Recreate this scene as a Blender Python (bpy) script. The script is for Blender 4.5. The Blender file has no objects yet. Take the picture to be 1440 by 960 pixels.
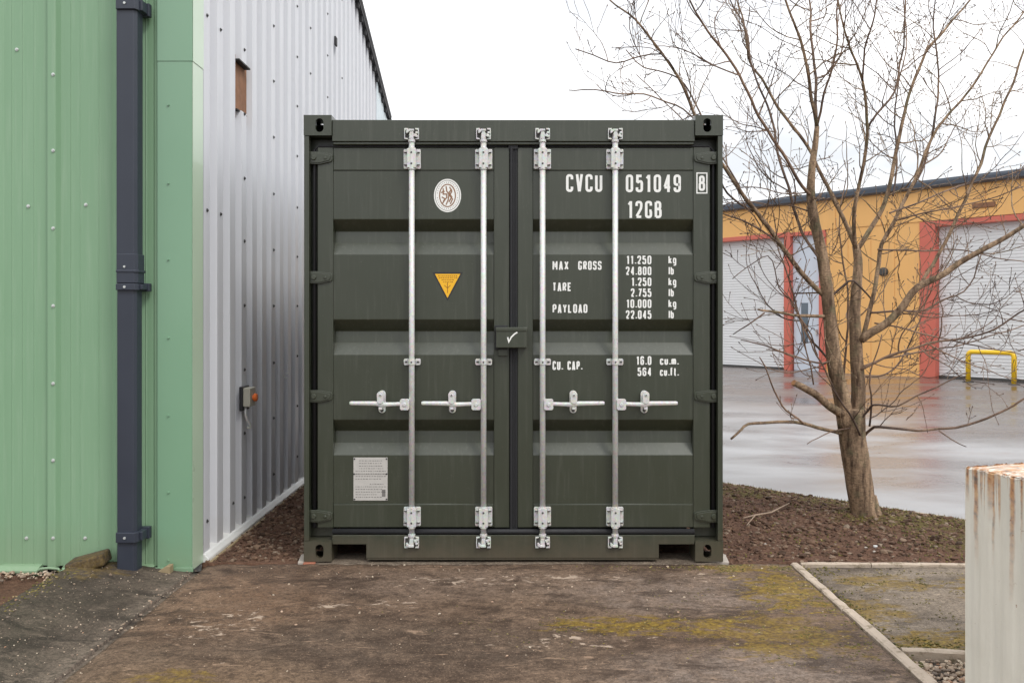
import bpy, math, random
from mathutils import Vector, Matrix, noise
R = math.radians
random.seed(11)
SC = bpy.context.scene
COL = SC.collection

# ------------------------------------------------------------------ camera
FPX = 1210.0; CX, CY = 722.0, 445.0; CAMH = 1.434; CAMD = 5.0
cam_d = bpy.data.cameras.new("camera"); cam = bpy.data.objects.new("camera", cam_d); COL.objects.link(cam)
cam.location = (0, -CAMD, CAMH); cam.rotation_euler = (R(90), 0, 0)
cam_d.sensor_width = 36; cam_d.lens = 36 * FPX / 1440
cam_d.shift_x = -2 / 1440; cam_d.shift_y = -35 / 1440
cam_d.clip_start = 0.05; cam_d.clip_end = 600
SC.camera = cam

# ------------------------------------------------------------------ sky and sun
SUN_EL, SUN_AZ = 50, 138      # azimuth clockwise from +Y (north)
w = bpy.data.worlds.new("World"); SC.world = w; w.use_nodes = True
nt = w.node_tree; nt.nodes.clear()
def wn(t, **k):
    n = nt.nodes.new(t)
    for a, b in k.items(): setattr(n, a, b)
    return n
sky = wn('ShaderNodeTexSky', sky_type='NISHITA', sun_disc=False, sun_elevation=R(SUN_EL), sun_rotation=R(SUN_AZ))
tc = wn('ShaderNodeTexCoord'); mp = wn('ShaderNodeMapping'); mp.inputs['Scale'].default_value = (1.0, 1.0, 2.2)
nz = wn('ShaderNodeTexNoise'); nz.inputs['Scale'].default_value = 3.4; nz.inputs['Detail'].default_value = 5; nz.inputs['Roughness'].default_value = .52
rp = wn('ShaderNodeValToRGB')
rp.color_ramp.elements[0].position = .41; rp.color_ramp.elements[0].color = (.64, .66, .69, 1)
rp.color_ramp.elements[1].position = .60; rp.color_ramp.elements[1].color = (1.0, 1.0, 1.0, 1)
mul = wn('ShaderNodeVectorMath', operation='SCALE'); mul.inputs['Scale'].default_value = 12.8
mx = wn('ShaderNodeMix', data_type='RGBA'); mx.inputs['Factor'].default_value = .93
bg = wn('ShaderNodeBackground'); bg.inputs['Strength'].default_value = .12
out = wn('ShaderNodeOutputWorld')
L = nt.links.new
L(tc.outputs['Generated'], mp.inputs['Vector']); L(mp.outputs['Vector'], nz.inputs['Vector']); L(nz.outputs['Fac'], rp.inputs['Fac'])
# overcast sky: brighter overhead than at the horizon
sx = wn('ShaderNodeSeparateXYZ'); gr = wn('ShaderNodeMapRange'); gr.inputs['From Min'].default_value = .02; gr.inputs['From Max'].default_value = .9
gr.inputs['To Min'].default_value = .66; gr.inputs['To Max'].default_value = 1.42
gm = wn('ShaderNodeVectorMath', operation='SCALE')
L(tc.outputs['Generated'], sx.inputs[0]); L(sx.outputs[2], gr.inputs['Value']); L(rp.outputs['Color'], gm.inputs[0]); L(gr.outputs[0], gm.inputs['Scale'])
L(gm.outputs[0], mul.inputs[0]); L(sky.outputs['Color'], mx.inputs[6]); L(mul.outputs[0], mx.inputs[7])
L(mx.outputs[2], bg.inputs['Color']); L(bg.outputs[0], out.inputs[0])
sd = bpy.data.lights.new("sun", 'SUN'); sd.energy = 1.2; sd.angle = R(14); sd.color = (1, .965, .9)
sun = bpy.data.objects.new("sun", sd); COL.objects.link(sun)
a = R(SUN_AZ); e = R(SUN_EL)
sdir = Vector((math.sin(a) * math.cos(e), math.cos(a) * math.cos(e), math.sin(e)))
sun.rotation_euler = (-sdir).to_track_quat('-Z', 'Y').to_euler(); sun.location = (-3, -8, 12)
vs = SC.view_settings; vs.view_transform = 'Standard'; vs.look = 'None'; vs.exposure = 0.30; vs.gamma = 1; vs.use_curve_mapping = False

# ------------------------------------------------------------------ measuring helpers
def PX(x, y, Y):
    """world point seen at photo pixel (x, y) at world depth Y"""
    D = Y + CAMD
    return Vector(((x - CX) * D / FPX, Y, CAMH + (CY - y) * D / FPX))
def xat(x, Y): return (x - CX) * (Y + CAMD) / FPX
def zat(y, Y): return CAMH + (CY - y) * (Y + CAMD) / FPX

# ------------------------------------------------------------------ mesh helpers
class MB:
    def __init__(s): s.v = []; s.f = []
    def add(s, vs, fs):
        b = len(s.v); s.v += [tuple(p) for p in vs]; s.f += [tuple(i + b for i in f) for f in fs]
    def box(s, a, b, M=None):
        x0, x1 = sorted((a[0], b[0])); y0, y1 = sorted((a[1], b[1])); z0, z1 = sorted((a[2], b[2]))
        vs = [Vector(p) for p in ((x0,y0,z0),(x1,y0,z0),(x1,y1,z0),(x0,y1,z0),(x0,y0,z1),(x1,y0,z1),(x1,y1,z1),(x0,y1,z1))]
        if M: vs = [M @ p for p in vs]
        s.add(vs, [(0,3,2,1),(4,5,6,7),(0,1,5,4),(1,2,6,5),(2,3,7,6),(3,0,4,7)])
        return s
    def prism(s, poly, axis, a, b):
        """poly of 2-D points extruded along axis from a to b"""
        def P(p, t):
            if axis == 'y': return (p[0], t, p[1])
            if axis == 'x': return (t, p[0], p[1])
            return (p[0], p[1], t)
        n = len(poly)
        s.add([P(p, a) for p in poly] + [P(p, b) for p in poly],
              [tuple(range(n)), tuple(range(2*n-1, n-1, -1))] + [(i, i+n, (i+1)%n+n, (i+1)%n) for i in range(n)])
        return s
    def tube(s, pts, rad, n=8, cap=True, flat=1.0):
        pts = [Vector(p) for p in pts]
        if not hasattr(rad, '__len__'): rad = [rad]*len(pts)
        up = None; rings = []
        b = len(s.v)
        for i, p in enumerate(pts):
            t = (pts[min(i+1, len(pts)-1)] - pts[max(i-1, 0)])
            if t.length < 1e-9: t = Vector((0,0,1))
            t.normalize()
            if up is None:
                up = Vector((0,1,0)) if abs(t.y) < .9 else Vector((1,0,0))
            up = (up - t*up.dot(t))
            if up.length < 1e-6: up = t.orthogonal()
            up.normalize(); sd_ = t.cross(up)
            for k in range(n):
                an = 2*math.pi*k/n
                s.v.append(tuple(p + (up*math.cos(an)*flat + sd_*math.sin(an))*rad[i]))
        for i in range(len(pts)-1):
            for k in range(n):
                a_ = b+i*n+k; c_ = b+i*n+(k+1)%n
                s.f.append((a_, c_, c_+n, a_+n))
        if cap:
            s.f.append(tuple(b+k for k in range(n-1, -1, -1)))
            e_ = b+(len(pts)-1)*n
            s.f.append(tuple(e_+k for k in range(n)))
        return s
    def build(s, name, mat, parent=None, bevel=0, smooth=False, seg=2):
        me = bpy.data.meshes.new(name); me.from_pydata(s.v, [], s.f); me.update()
        me.materials.append(mat)
        if smooth:
            for p in me.polygons: p.use_smooth = True
        o = bpy.data.objects.new(name, me); COL.objects.link(o)
        if parent:
            o.parent = parent
            o.location = -parent_world(parent)
        if bevel:
            m = o.modifiers.new('bevel', 'BEVEL'); m.width = bevel; m.segments = seg; m.limit_method = 'ANGLE'; m.angle_limit = R(35)
            m.harden_normals = False
        return o
def parent_world(o):
    p = Vector(o.location)
    while o.parent: o = o.parent; p += Vector(o.location)
    return p
def tag(o, label=None, cat=None, group=None, kind=None):
    if label: o['label'] = label
    if cat: o['category'] = cat
    if group: o['group'] = group
    if kind: o['kind'] = kind
    return o
def empty(name, loc, label, cat, group=None):
    o = bpy.data.objects.new(name, None); COL.objects.link(o); o.location = loc; o.empty_display_size = .2
    return tag(o, label, cat, group)
ICO_V = []; ICO_F = []
def _ico():
    t = (1+5**.5)/2
    vs = [(-1,t,0),(1,t,0),(-1,-t,0),(1,-t,0),(0,-1,t),(0,1,t),(0,-1,-t),(0,1,-t),(t,0,-1),(t,0,1),(-t,0,-1),(-t,0,1)]
    return [Vector(v).normalized() for v in vs], [(0,11,5),(0,5,1),(0,1,7),(0,7,10),(0,10,11),(1,5,9),(5,11,4),(11,10,2),(10,7,6),(7,1,8),(3,9,4),(3,4,2),(3,2,6),(3,6,8),(3,8,9),(4,9,5),(2,4,11),(6,2,10),(8,6,7),(9,8,1)]
ICO_V, ICO_F = _ico()
def blob(mb, p, sx, sy, sz, rnd=.25, rot=True):
    M = Matrix.Rotation(random.uniform(0, 6.28), 3, 'Z')
    if rot: M = M @ Matrix.Rotation(random.uniform(-.5, .5), 3, 'X')
    mb.add([Vector(p) + M @ Vector((v.x*sx, v.y*sy, v.z*sz)) * random.uniform(1-rnd, 1+rnd) for v in ICO_V], ICO_F)

# ------------------------------------------------------------------ material helpers
class MT:
    def __init__(s, name):
        s.m = bpy.data.materials.new(name); s.m.use_nodes = True
        s.t = s.m.node_tree; s.b = s.t.nodes['Principled BSDF']; s.o = s.t.nodes['Material Output']
        s.tc = s.n('ShaderNodeTexCoord'); s.obj = s.tc.outputs['Object']
        s.geo = s.n('ShaderNodeNewGeometry'); s.pos = s.geo.outputs['Position']
    def n(s, t, **k):
        x = s.t.nodes.new(t)
        for a, b in k.items(): setattr(x, a, b)
        return x
    def l(s, a, b): s.t.links.new(a, b)
    def inp(s, sock, v):
        if hasattr(v, 'links') or isinstance(v, bpy.types.NodeSocket): s.l(v, sock)
        elif hasattr(v, '__len__') and len(v) == 3 and sock.type == 'RGBA': sock.default_value = (*v, 1)
        else: sock.default_value = v
    def scale(s, vec):
        m = s.n('ShaderNodeMapping'); m.inputs['Scale'].default_value = vec; s.l(s.pos, m.inputs['Vector']); return m.outputs[0]
    def noise(s, sc, det=4, ro=.55, vec=None, dist=0):
        x = s.n('ShaderNodeTexNoise'); x.inputs['Scale'].default_value = sc; x.inputs['Detail'].default_value = det
        x.inputs['Roughness'].default_value = ro; x.inputs['Distortion'].default_value = dist
        s.l(vec if vec else s.pos, x.inputs['Vector']); return x.outputs['Fac']
    def voro(s, sc, vec=None, feat='F1'):
        x = s.n('ShaderNodeTexVoronoi', feature=feat); x.inputs['Scale'].default_value = sc
        s.l(vec if vec else s.pos, x.inputs['Vector']); return x
    def ramp(s, fac, stops, lin=True):
        x = s.n('ShaderNodeValToRGB'); cr = x.color_ramp
        if not lin: cr.interpolation = 'CONSTANT'
        while len(cr.elements) < len(stops): cr.elements.new(.5)
        for e_, (p, c) in zip(cr.elements, stops):
            e_.position = p; e_.color = (c, c, c, 1) if not hasattr(c, '__len__') else (*c, 1)
        s.inp(x.inputs['Fac'], fac); return x.outputs['Color']
    def mix(s, f, a, b, mode='MIX'):
        x = s.n('ShaderNodeMix', data_type='RGBA', blend_type=mode)
        s.inp(x.inputs[0], f); s.inp(x.inputs[6], a); s.inp(x.inputs[7], b); return x.outputs[2]
    def math(s, op, a, b=0.0, clamp=False):
        x = s.n('ShaderNodeMath', operation=op, use_clamp=clamp); s.inp(x.inputs[0], a); s.inp(x.inputs[1], b); return x.outputs[0]
    def xyz(s):
        x = s.n('ShaderNodeSeparateXYZ'); s.l(s.pos, x.inputs[0]); return x.outputs
    def spot(s, x, y, rx, ry):
        """soft elliptical mask on the ground round a place"""
        q = s.xyz()
        a_ = s.math('DIVIDE', s.math('SUBTRACT', q[0], x), rx); b_ = s.math('DIVIDE', s.math('SUBTRACT', q[1], y), ry)
        d = s.math('ADD', s.math('MULTIPLY', a_, a_), s.math('MULTIPLY', b_, b_))
        return s.math('SUBTRACT', 1.0, d, True)
    def bump(s, h, st, dist=.01):
        x = s.n('ShaderNodeBump'); x.inputs['Strength'].default_value = st; x.inputs['Distance'].default_value = dist
        s.l(h, x.inputs['Height']); s.l(x.outputs[0], s.b.inputs['Normal']); return x
    def set(s, **k):
        names = dict(col='Base Color', rough='Roughness', metal='Metallic', spec='Specular IOR Level', coat='Coat Weight', coatr='Coat Roughness')
        for a, v in k.items(): s.inp(s.b.inputs[names[a]], v)
        return s
def sc3(c, k): return tuple(x*k for x in c)
def simple(name, col, rough=.5, metal=0, var=.12, vs_=6, bump=0, bs=60, spec=.5, coat=0):
    m = MT(name)
    f = m.noise(vs_, 5)
    m.set(col=m.mix(f, sc3(col, 1-var), sc3(col, 1+var)), metal=metal, spec=spec, coat=coat)
    m.set(rough=m.ramp(m.noise(vs_*2.3, 4), [(.3, max(rough-.08, .03)), (.7, min(rough+.1, 1))]))
    if bump: m.bump(m.noise(bs, 4), bump, .004)
    return m.m

# container paint: dull dark green, faint dust and scuffs, gently uneven sheet
m = MT('container_paint'); f = m.noise(1.6, 5, .6)
c = m.mix(f, (.027, .033, .018), (.036, .041, .025))
st = m.noise(5, 6, .62, m.scale((9, 9, .55)))
c = m.mix(m.math('MULTIPLY', m.ramp(st, [(.52, 0), (.75, 1)]), .28), c, (.105, .105, .085))
c = m.mix(m.math('MULTIPLY', m.ramp(m.noise(55, 3, .7), [(.66, 0), (.72, 1)]), .25), c, (.14, .13, .11))
q = m.xyz(); mud = m.ramp(m.math('ADD', q[2], m.math('MULTIPLY', m.noise(11, 6, .7), .22)), [(.13, 1), (.30, 0)])
c = m.mix(m.math('MULTIPLY', mud, .45), c, (.13, .095, .065))
m.set(col=c, rough=m.ramp(m.noise(3, 5), [(.3, .34), (.75, .50)]), spec=.55, coat=.3, coatr=.28)
m.bump(m.noise(2.6, 3), .10, .03); M_CONT = m.m
M_GASK = simple('rubber_gasket', (.018, .018, .02), .55, spec=.35)
m = MT('galvanised_steel'); v = m.voro(90).outputs['Color']
c = m.mix(.12, m.mix(m.noise(30, 4), (.55, .55, .53), (.70, .70, .67)), v)
c = m.mix(m.ramp(m.noise(26, 6, .7), [(.60, 0), (.72, .6)]), c, (.30, .27, .23))
m.set(col=c, rough=.40, metal=.2); m.bump(m.noise(160, 3), .25, .002); M_GALV = m.m
M_DARKMETAL = simple('grimy_metal_and_shade', (.06, .058, .055), .6)  # grimy fittings; also the painted shade behind the cams
M_WHITEPAINT = simple('white_lettering', (.80, .80, .77), .5, var=.08, vs_=60)
M_BLACK = simple('black_plastic', (.02, .02, .022), .45)
M_YELSTK = simple('yellow_sticker', (.80, .43, .015), .4, var=.06)
M_PLATE = simple('data_plate_metal', (.50, .48, .45), .45, .15, var=.1, vs_=30)
M_INK = simple('grey_print', (.17, .16, .15), .6)
M_BROWNINK = simple('brown_print', (.25, .13, .07), .6)
# green cladding
m = MT('green_cladding'); f = m.noise(1.1, 4)
c = m.mix(f, (.190, .330, .198), (.228, .372, .234))
c = m.mix(m.math('MULTIPLY', m.ramp(m.noise(3, 6, .65, m.scale((12, 12, .5))), [(.5, 0), (.8, 1)]), .22), c, (.42, .52, .40))
q = m.xyz(); low = m.ramp(m.math('ADD', q[2], m.math('MULTIPLY', m.noise(7, 5), .25)), [(.12, 1), (.42, 0)])
c = m.mix(m.math('MULTIPLY', low, .45), c, (.22, .27, .17))
m.set(col=c, rough=.42, spec=.45); m.bump(m.noise(1.7, 3, .5, m.scale((2, 2, .6))), .12, .03); M_GREEN = m.m
m = MT('green_trim'); c = m.mix(m.noise(2.5, 4), (.172, .322, .202), (.195, .350, .225))
q = m.xyz(); low = m.ramp(m.math('ADD', q[2], m.math('MULTIPLY', m.noise(9, 5), .3)), [(.12, 1), (.4, 0)])
c = m.mix(m.math('MULTIPLY', low, .4), c, (.2, .26, .15))
m.set(col=c, rough=.38, spec=.5, coat=.6, coatr=.15); M_TRIM = m.m
M_RETURN_SHEEN = simple('return_sky_sheen', (.46, .58, .43), .35, var=.03, vs_=1, coat=.4)  # sky reflected on the return leg, painted as a paler green
# silver cladding
m = MT('silver_cladding'); c = m.mix(m.noise(2, 4, .5, m.scale((1, 4, .3))), (.56, .57, .605), (.66, .67, .70))
q = m.xyz(); low = m.ramp(m.math('ADD', q[2], m.math('MULTIPLY', m.noise(8, 5), .35)), [(.1, 1), (.42, 0)])
c = m.mix(m.math('MULTIPLY', low, .4), c, (.40, .36, .30))
m.set(col=c, rough=m.ramp(m.noise(3, 4), [(.3, .38), (.7, .5)]), metal=.05, spec=.4); M_SILVER = m.m
M_WHITEMETAL = simple('white_flashing', (.72, .72, .70), .5, .1, var=.12, vs_=9)
M_PALEBLUE = simple('pale_corner_flashing', (.60, .68, .72), .5, .1)
M_PIPE = simple('blue_black_pipe', (.030, .036, .052), .42, var=.15, vs_=3)
M_RUSTBOARD = simple('rusty_board', (.24, .115, .06), .8, var=.5, vs_=14, bump=.4)
M_SCREW = simple('screw_metal', (.05, .05, .05), .5, .3)
M_SCREWW = simple('pale_screw', (.6, .62, .6), .4, .4)
M_VERGE = simple('dark_verge', (.022, .022, .024), .7)
M_ROOF = simple('roof_sheet', (.50, .51, .52), .5)
# orange building
m = MT('orange_render'); c = m.mix(m.noise(.8, 5), (.78, .42, .135), (.83, .47, .17))
c = m.mix(m.math('MULTIPLY', m.ramp(m.noise(2.4, 6, .65, m.scale((3, 3, .35))), [(.5, 0), (.8, 1)]), .35), c, (.55, .33, .16))
m.set(col=c, rough=.6); M_ORANGE = m.m
M_RED = simple('red_frame', (.58, .14, .095), .5, var=.12, vs_=2)
M_ROLLER = simple('roller_door', (.72, .72, .72), .5, var=.05, vs_=1.5)
M_DOORW = simple('pale_door', (.60, .65, .72), .45, var=.05)
M_GLASS = simple('door_glass', (.12, .15, .18), .08)
M_GUTTER = simple('slate_gutter', (.075, .09, .115), .45)
M_YELLOW = simple('yellow_barrier_paint', (.80, .50, .015), .4, var=.08)
# rust streaked box
m = MT('rusty_white_paint'); c = m.mix(m.noise(5, 5), (.68, .64, .55), (.80, .76, .67))
c = m.mix(m.math('MULTIPLY', m.ramp(m.noise(2.4, 6, .6, m.scale((7, 7, .5))), [(.45, 0), (.7, 1)]), .45), c, (.50, .48, .43))
q = m.xyz()
top = m.ramp(q[2], [(.30, 0), (.84, 1)])
s1 = m.noise(2.2, 5, .6, m.scale((19, 19, .30)), .15)
rs = m.ramp(m.math('ADD', s1, m.math('MULTIPLY', m.math('SUBTRACT', top, .75), .34)), [(.54, 0), (.61, 1)])
edge = m.ramp(m.math('ADD', q[2], m.math('MULTIPLY', m.noise(26, 6, .7), .11)), [(.908, 0), (.925, 1)])
sa = m.math('ADD', m.math('MULTIPLY', m.math('SUBTRACT', q[0], 1.732), .31), m.math('MULTIPLY', m.math('SUBTRACT', q[1], -1.70), -.95))
sa = m.math('ADD', sa, m.math('MULTIPLY', m.math('SUBTRACT', m.noise(9, 5, .6), .5), .022))
msk = m.math('MAXIMUM', m.math('MULTIPLY', rs, .7), edge)
for s0, wd_, zl_ in ((.012, .010, .70), (.050, .013, .45), (.115, .018, .66), (.128, .007, .5), (.208, .013, .38), (.245, .006, .6), (.33, .014, .4), (.45, .016, .5), (.6, .012, .35), (.8, .016, .5)):
    b1 = m.math('SUBTRACT', 1.0, m.math('DIVIDE', m.math('ABSOLUTE', m.math('SUBTRACT', sa, s0)), wd_), True)
    zz = m.math('DIVIDE', m.math('SUBTRACT', q[2], zl_), .861-zl_, True)
    fade = m.ramp(m.math('ADD', zz, m.math('MULTIPLY', m.math('SUBTRACT', m.noise(18, 5, .65), .5), .5)), [(.05, 0), (.85, 1)])
    msk = m.math('MAXIMUM', msk, m.math('MULTIPLY', m.ramp(b1, [(0, 0), (.6, 1)]), fade))
rc = m.ramp(m.noise(34, 5, .65), [(.36, (.07, .022, .010)), (.5, (.40, .15, .035)), (.7, (.60, .33, .12))])
c = m.mix(m.math('MULTIPLY', msk, .85), c, rc)
chips = m.ramp(m.noise(38, 4, .6), [(.69, 0), (.72, 1)])
c = m.mix(m.math('MULTIPLY', chips, .8), c, (.25, .10, .04))
m.set(col=c, rough=.6); m.bump(m.noise(60, 5), .3, .004); M_RUSTBOX = m.m

# ground materials
def concrete(name, base_a, base_b, moss, pale=True, stains=()):
    m = MT(name)
    f = m.noise(1.3, 8, .62, dist=.4); g = m.noise(9, 8, .7); h = m.noise(70, 6, .75)
    c = m.mix(m.ramp(f, [(.34, 0), (.66, 1)]), base_a, base_b)
    for (x, y, rx, ry, cc, k) in stains:
        s_ = m.spot(x, y, rx, ry)
        c = m.mix(m.math('MULTIPLY', m.ramp(m.math('ADD', m.math('MULTIPLY', s_, .55), m.math('MULTIPLY', m.noise(4.2, 9, .72, m.scale((1, 1.8, 1)), .7), .8)), [(.46, 0), (.86, k*.72)]), m.ramp(s_, [(0, 0), (.25, 1)])), c, cc)
    c = m.mix(m.math('MULTIPLY', m.ramp(g, [(.42, 0), (.64, 1)]), .4), c, sc3(base_b, 1.35))
    c = m.mix(m.ramp(m.noise(23, 8, .72, m.scale((1, 1.5, 1))), [(.40, .5), (.52, 0)]), c, sc3(base_a, .6))
    c = m.mix(m.ramp(m.noise(3.2, 7, .66, m.scale((1, 2.2, 1)), .8), [(.48, 0), (.64, .85)]), c, sc3(base_a, .50))
    c = m.mix(m.ramp(h, [(.42, .55), (.55, 0)]), c, sc3(base_a, .35))
    c = m.mix(m.ramp(m.noise(120, 3, .7), [(.61, 0), (.68, .55)]), c, sc3(base_b, 2.2))
    # hairline drags
    c = m.mix(m.ramp(m.noise(7, 8, .7, m.scale((1.0, 3.0, 1)), 1.4), [(.60, 0), (.66, .45)]), c, sc3(base_b, 2.0))
    if pale:
        ps = None
        for (x, y, rx, ry) in ((-.62, -.72, .20, .09), (-.2, -.35, .7, .18), (-.9, -.75, .2, .1), (1.05, -.28, .35, .14), (.35, -.3, .5, .12), (.25, -1.2, .5, .2), (-1.35, -1.0, .3, .35)):
            s_ = m.spot(x, y, rx, ry); ps = s_ if ps is None else m.math('MAXIMUM', ps, s_)
        pf = m.ramp(m.math('ADD', m.noise(11, 7, .68, m.scale((1, 1.9, 1)), .5), m.math('MULTIPLY', ps, .13)), [(.675, 0), (.72, .85)])
        c = m.mix(pf, c, (.44, .34, .26))
    for (x, y, rx, ry, k) in moss:
        s_ = m.spot(x, y, rx, ry)
        mf = m.ramp(m.math('ADD', m.noise(8, 9, .74, m.scale((1, 2.0, 1)), .6), m.math('MULTIPLY', s_, .32)), [(.71, 0), (.78, k)])
        mc = m.ramp(m.noise(45, 5, .7), [(.35, (.065, .040, .010)), (.55, (.20, .125, .018)), (.75, (.36, .27, .035))])
        c = m.mix(m.math('MULTIPLY', mf, m.ramp(s_, [(0, 0), (.2, 1)])), c, mc)
    m.set(col=c, rough=m.ramp(m.noise(2.2, 6, .6), [(.35, .6), (.65, .9)]), spec=.3)
    hh = m.math('ADD', m.math('MULTIPLY', m.noise(90, 5, .75), .6), m.math('MULTIPLY', m.noise(14, 6, .6), .6))
    m.bump(hh, .55, .012); return m.m
M_SLAB = concrete('worn_concrete', (.088, .053, .034), (.215, .145, .098),
    [(.52, -1.02, .62, .20, .9), (1.42, -.5, .42, .55, .95), (1.2, -1.15, .55, .5, .7), (.9, -1.0, .3, .12, .8), (-1.35, -1.62, .3, .15, .6), (1.3, -.12, .4, .16, .7)],
    stains=((.85, -.55, .8, .42, (.26, .205, .17), .85), (1.0, -1.55, .8, .35, (.24, .195, .165), .9), (-1.35, -.75, .55, .7, (.22, .125, .07), .7), (-.3, -.4, 1.1, .35, (.24, .175, .135), .6), (-.5, -1.3, 1.3, .45, (.055, .042, .032), .8), (-1.2, -1.7, .6, .4, (.20, .12, .06), .5)))
M_SLAB2 = concrete('mossy_concrete', (.14, .105, .078), (.25, .20, .15),
    [(2.0, -.35, .45, .25, .7), (1.9, -1.2, .6, .25, .95), (2.5, -.6, .35, .5, .8), (1.75, -.8, .3, .3, .7), (2.4, -1.1, .5, .3, .9)], pale=False)
M_SLAB3 = concrete('ramp_concrete', (.060, .045, .034), (.130, .100, .076), [(-2.3, -.35, .3, .3, .35)], pale=False,
    stains=((-1.79, -1.0, .12, 2.2, (.20, .155, .12), .9), (-2.2, -.5, .3, .5, (.05, .04, .03), .7)))
m = MT('pale_edging'); c = m.mix(m.noise(7, 7, .7), (.32, .25, .19), (.54, .45, .36))
c = m.mix(m.ramp(m.noise(22, 6, .7), [(.52, 0), (.66, .8)]), c, (.13, .10, .05))
m.set(col=c, rough=.8); m.bump(m.noise(70, 5), .5, .006); M_EDGE = m.m
m = MT('damp_soil'); c = m.ramp(m.noise(28, 8, .72), [(.3, (.034, .016, .010)), (.5, (.110, .055, .034)), (.68, (.22, .125, .080)), (.8, (.28, .20, .145))])
c = m.mix(m.ramp(m.noise(1.7, 5), [(.42, 0), (.62, .6)]), c, (.15, .082, .052))
mm_ = None
for (x, y, rx, ry) in ((2.0, 2.0, .6, .5), (2.9, .95, .9, .55), (3.1, .35, .7, .5), (2.55, 1.55, .6, .35), (1.45, 2.75, .5, .4)):
    s_ = m.spot(x, y, rx, ry); mm_ = s_ if mm_ is None else m.math('MAXIMUM', mm_, s_)
mf = m.ramp(m.math('ADD', m.noise(9, 8, .74), m.math('MULTIPLY', mm_, .3)), [(.62, 0), (.74, .8)])
c = m.mix(m.math('MULTIPLY', mf, m.ramp(mm_, [(0, 0), (.2, 1)])), c, m.mix(m.noise(60, 4), (.05, .045, .012), (.15, .12, .03)))
m.set(col=c, rough=.9, spec=.3); m.bump(m.noise(60, 7, .7), .9, .02); M_SOIL = m.m
m = MT('clods'); ri = m.geo.outputs['Random Per Island']
c = m.ramp(ri, [(0, (.032, .016, .010)), (.45, (.115, .058, .037)), (.8, (.21, .125, .080)), (.97, (.30, .23, .17))])
c = m.mix(.35, c, m.mix(m.noise(50, 5), (.03, .02, .012), (.13, .09, .06)))
m.set(col=c, rough=.9, spec=.3); M_CLOD = m.m
m = MT('gravel_stone'); ri = m.geo.outputs['Random Per Island']
c = m.ramp(ri, [(0, (.09, .06, .045)), (.3, (.27, .18, .12)), (.55, (.42, .31, .21)), (.8, (.62, .52, .40)), (1, (.38, .17, .08))])
c = m.mix(.3, c, m.mix(m.noise(80, 4), (.08, .06, .05), (.45, .38, .3)))
m.set(col=c, rough=.7); M_STONE = m.m
m = MT('moss_tuft'); ri = m.geo.outputs['Random Per Island']
c = m.ramp(ri, [(0, (.035, .04, .008)), (.5, (.11, .095, .018)), (.85, (.19, .15, .035)), (1, (.32, .25, .12))]); m.set(col=c, rough=.9); M_MOSS = m.m
# wet asphalt yard
m = MT('wet_asphalt')
f = m.noise(.55, 7, .6, m.scale((.7, 1.6, 1)), .5)
q = m.xyz()   # distance from the far unit: paints in its brown reflection, sky's pale one nearer
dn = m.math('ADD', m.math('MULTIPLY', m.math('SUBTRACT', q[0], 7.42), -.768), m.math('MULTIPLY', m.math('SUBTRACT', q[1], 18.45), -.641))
refl = m.ramp(m.math('ADD', m.math('DIVIDE', dn, 20.), m.math('MULTIPLY', m.math('SUBTRACT', m.noise(.35, 6, .6, m.scale((1, 1.8, 1)), .6), .5), .55)), [(.32, 0), (.58, 1)])
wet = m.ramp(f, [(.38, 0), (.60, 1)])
c = m.mix(refl, m.mix(wet, (.13, .100, .086), (.070, .050, .042)), m.mix(wet, (.30, .30, .305), (.17, .165, .165)))
c = m.mix(m.ramp(m.noise(140, 3, .7), [(.5, 0), (.65, .3)]), c, (.30, .28, .27))
c = m.mix(m.ramp(m.noise(1.6, 7, .65, m.scale((.6, 2.2, 1)), .8), [(.60, 0), (.68, .35)]), c, (.20, .15, .13))
m.set(col=c, rough=m.mix(refl, m.ramp(f, [(.36, .42), (.60, .17)]), m.ramp(f, [(.36, .5), (.60, .26)])), spec=.75)
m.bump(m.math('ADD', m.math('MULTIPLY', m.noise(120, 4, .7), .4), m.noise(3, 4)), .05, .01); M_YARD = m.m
M_GRAVELGROUND = simple('dark_gravel_ground', (.065, .052, .042), .9, var=.5, vs_=40, bump=.8, bs=50)
# bark
m = MT('bark'); c = m.mix(m.ramp(m.noise(5, 7, .65, m.scale((5, 5, 1.0))), [(.35, 0), (.65, 1)]), (.080, .048, .030), (.46, .315, .20))
c = m.mix(m.ramp(m.noise(9, 6, .6), [(.52, 0), (.66, .6)]), c, (.14, .14, .075))
c = m.mix(m.ramp(m.noise(40, 5, .7, m.scale((1, 1, 3))), [(.5, 0), (.62, .55)]), c, (.04, .028, .022))
m.set(col=c, rough=.8, spec=.3); m.bump(m.math('ADD', m.noise(7, 6, .6, m.scale((7, 7, 1.2))), m.noise(70, 5, .7)), .7, .015); M_BARK = m.m
m = MT('twig_bark'); c = m.mix(m.ramp(m.noise(3.0, 4), [(.4, 0), (.62, 1)]), (.06, .035, .025), (.26, .165, .11))
c = m.mix(m.ramp(m.noise(60, 4), [(.5, 0), (.65, .5)]), c, (.045, .03, .025)); m.set(col=c, rough=.6, spec=.4); M_TWIG = m.m
M_CUT = simple('sawn_wood', (.45, .22, .10), .7, var=.2, vs_=40)
M_TIMBER = simple('weathered_timber', (.30, .23, .13), .8, var=.35, vs_=12, bump=.5)
M_BRICK = simple('red_brick', (.32, .12, .07), .85, var=.3, vs_=25, bump=.5)
M_PAVER = simple('pale_paving', (.42, .37, .32), .8, var=.25, vs_=16, bump=.4)

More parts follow.
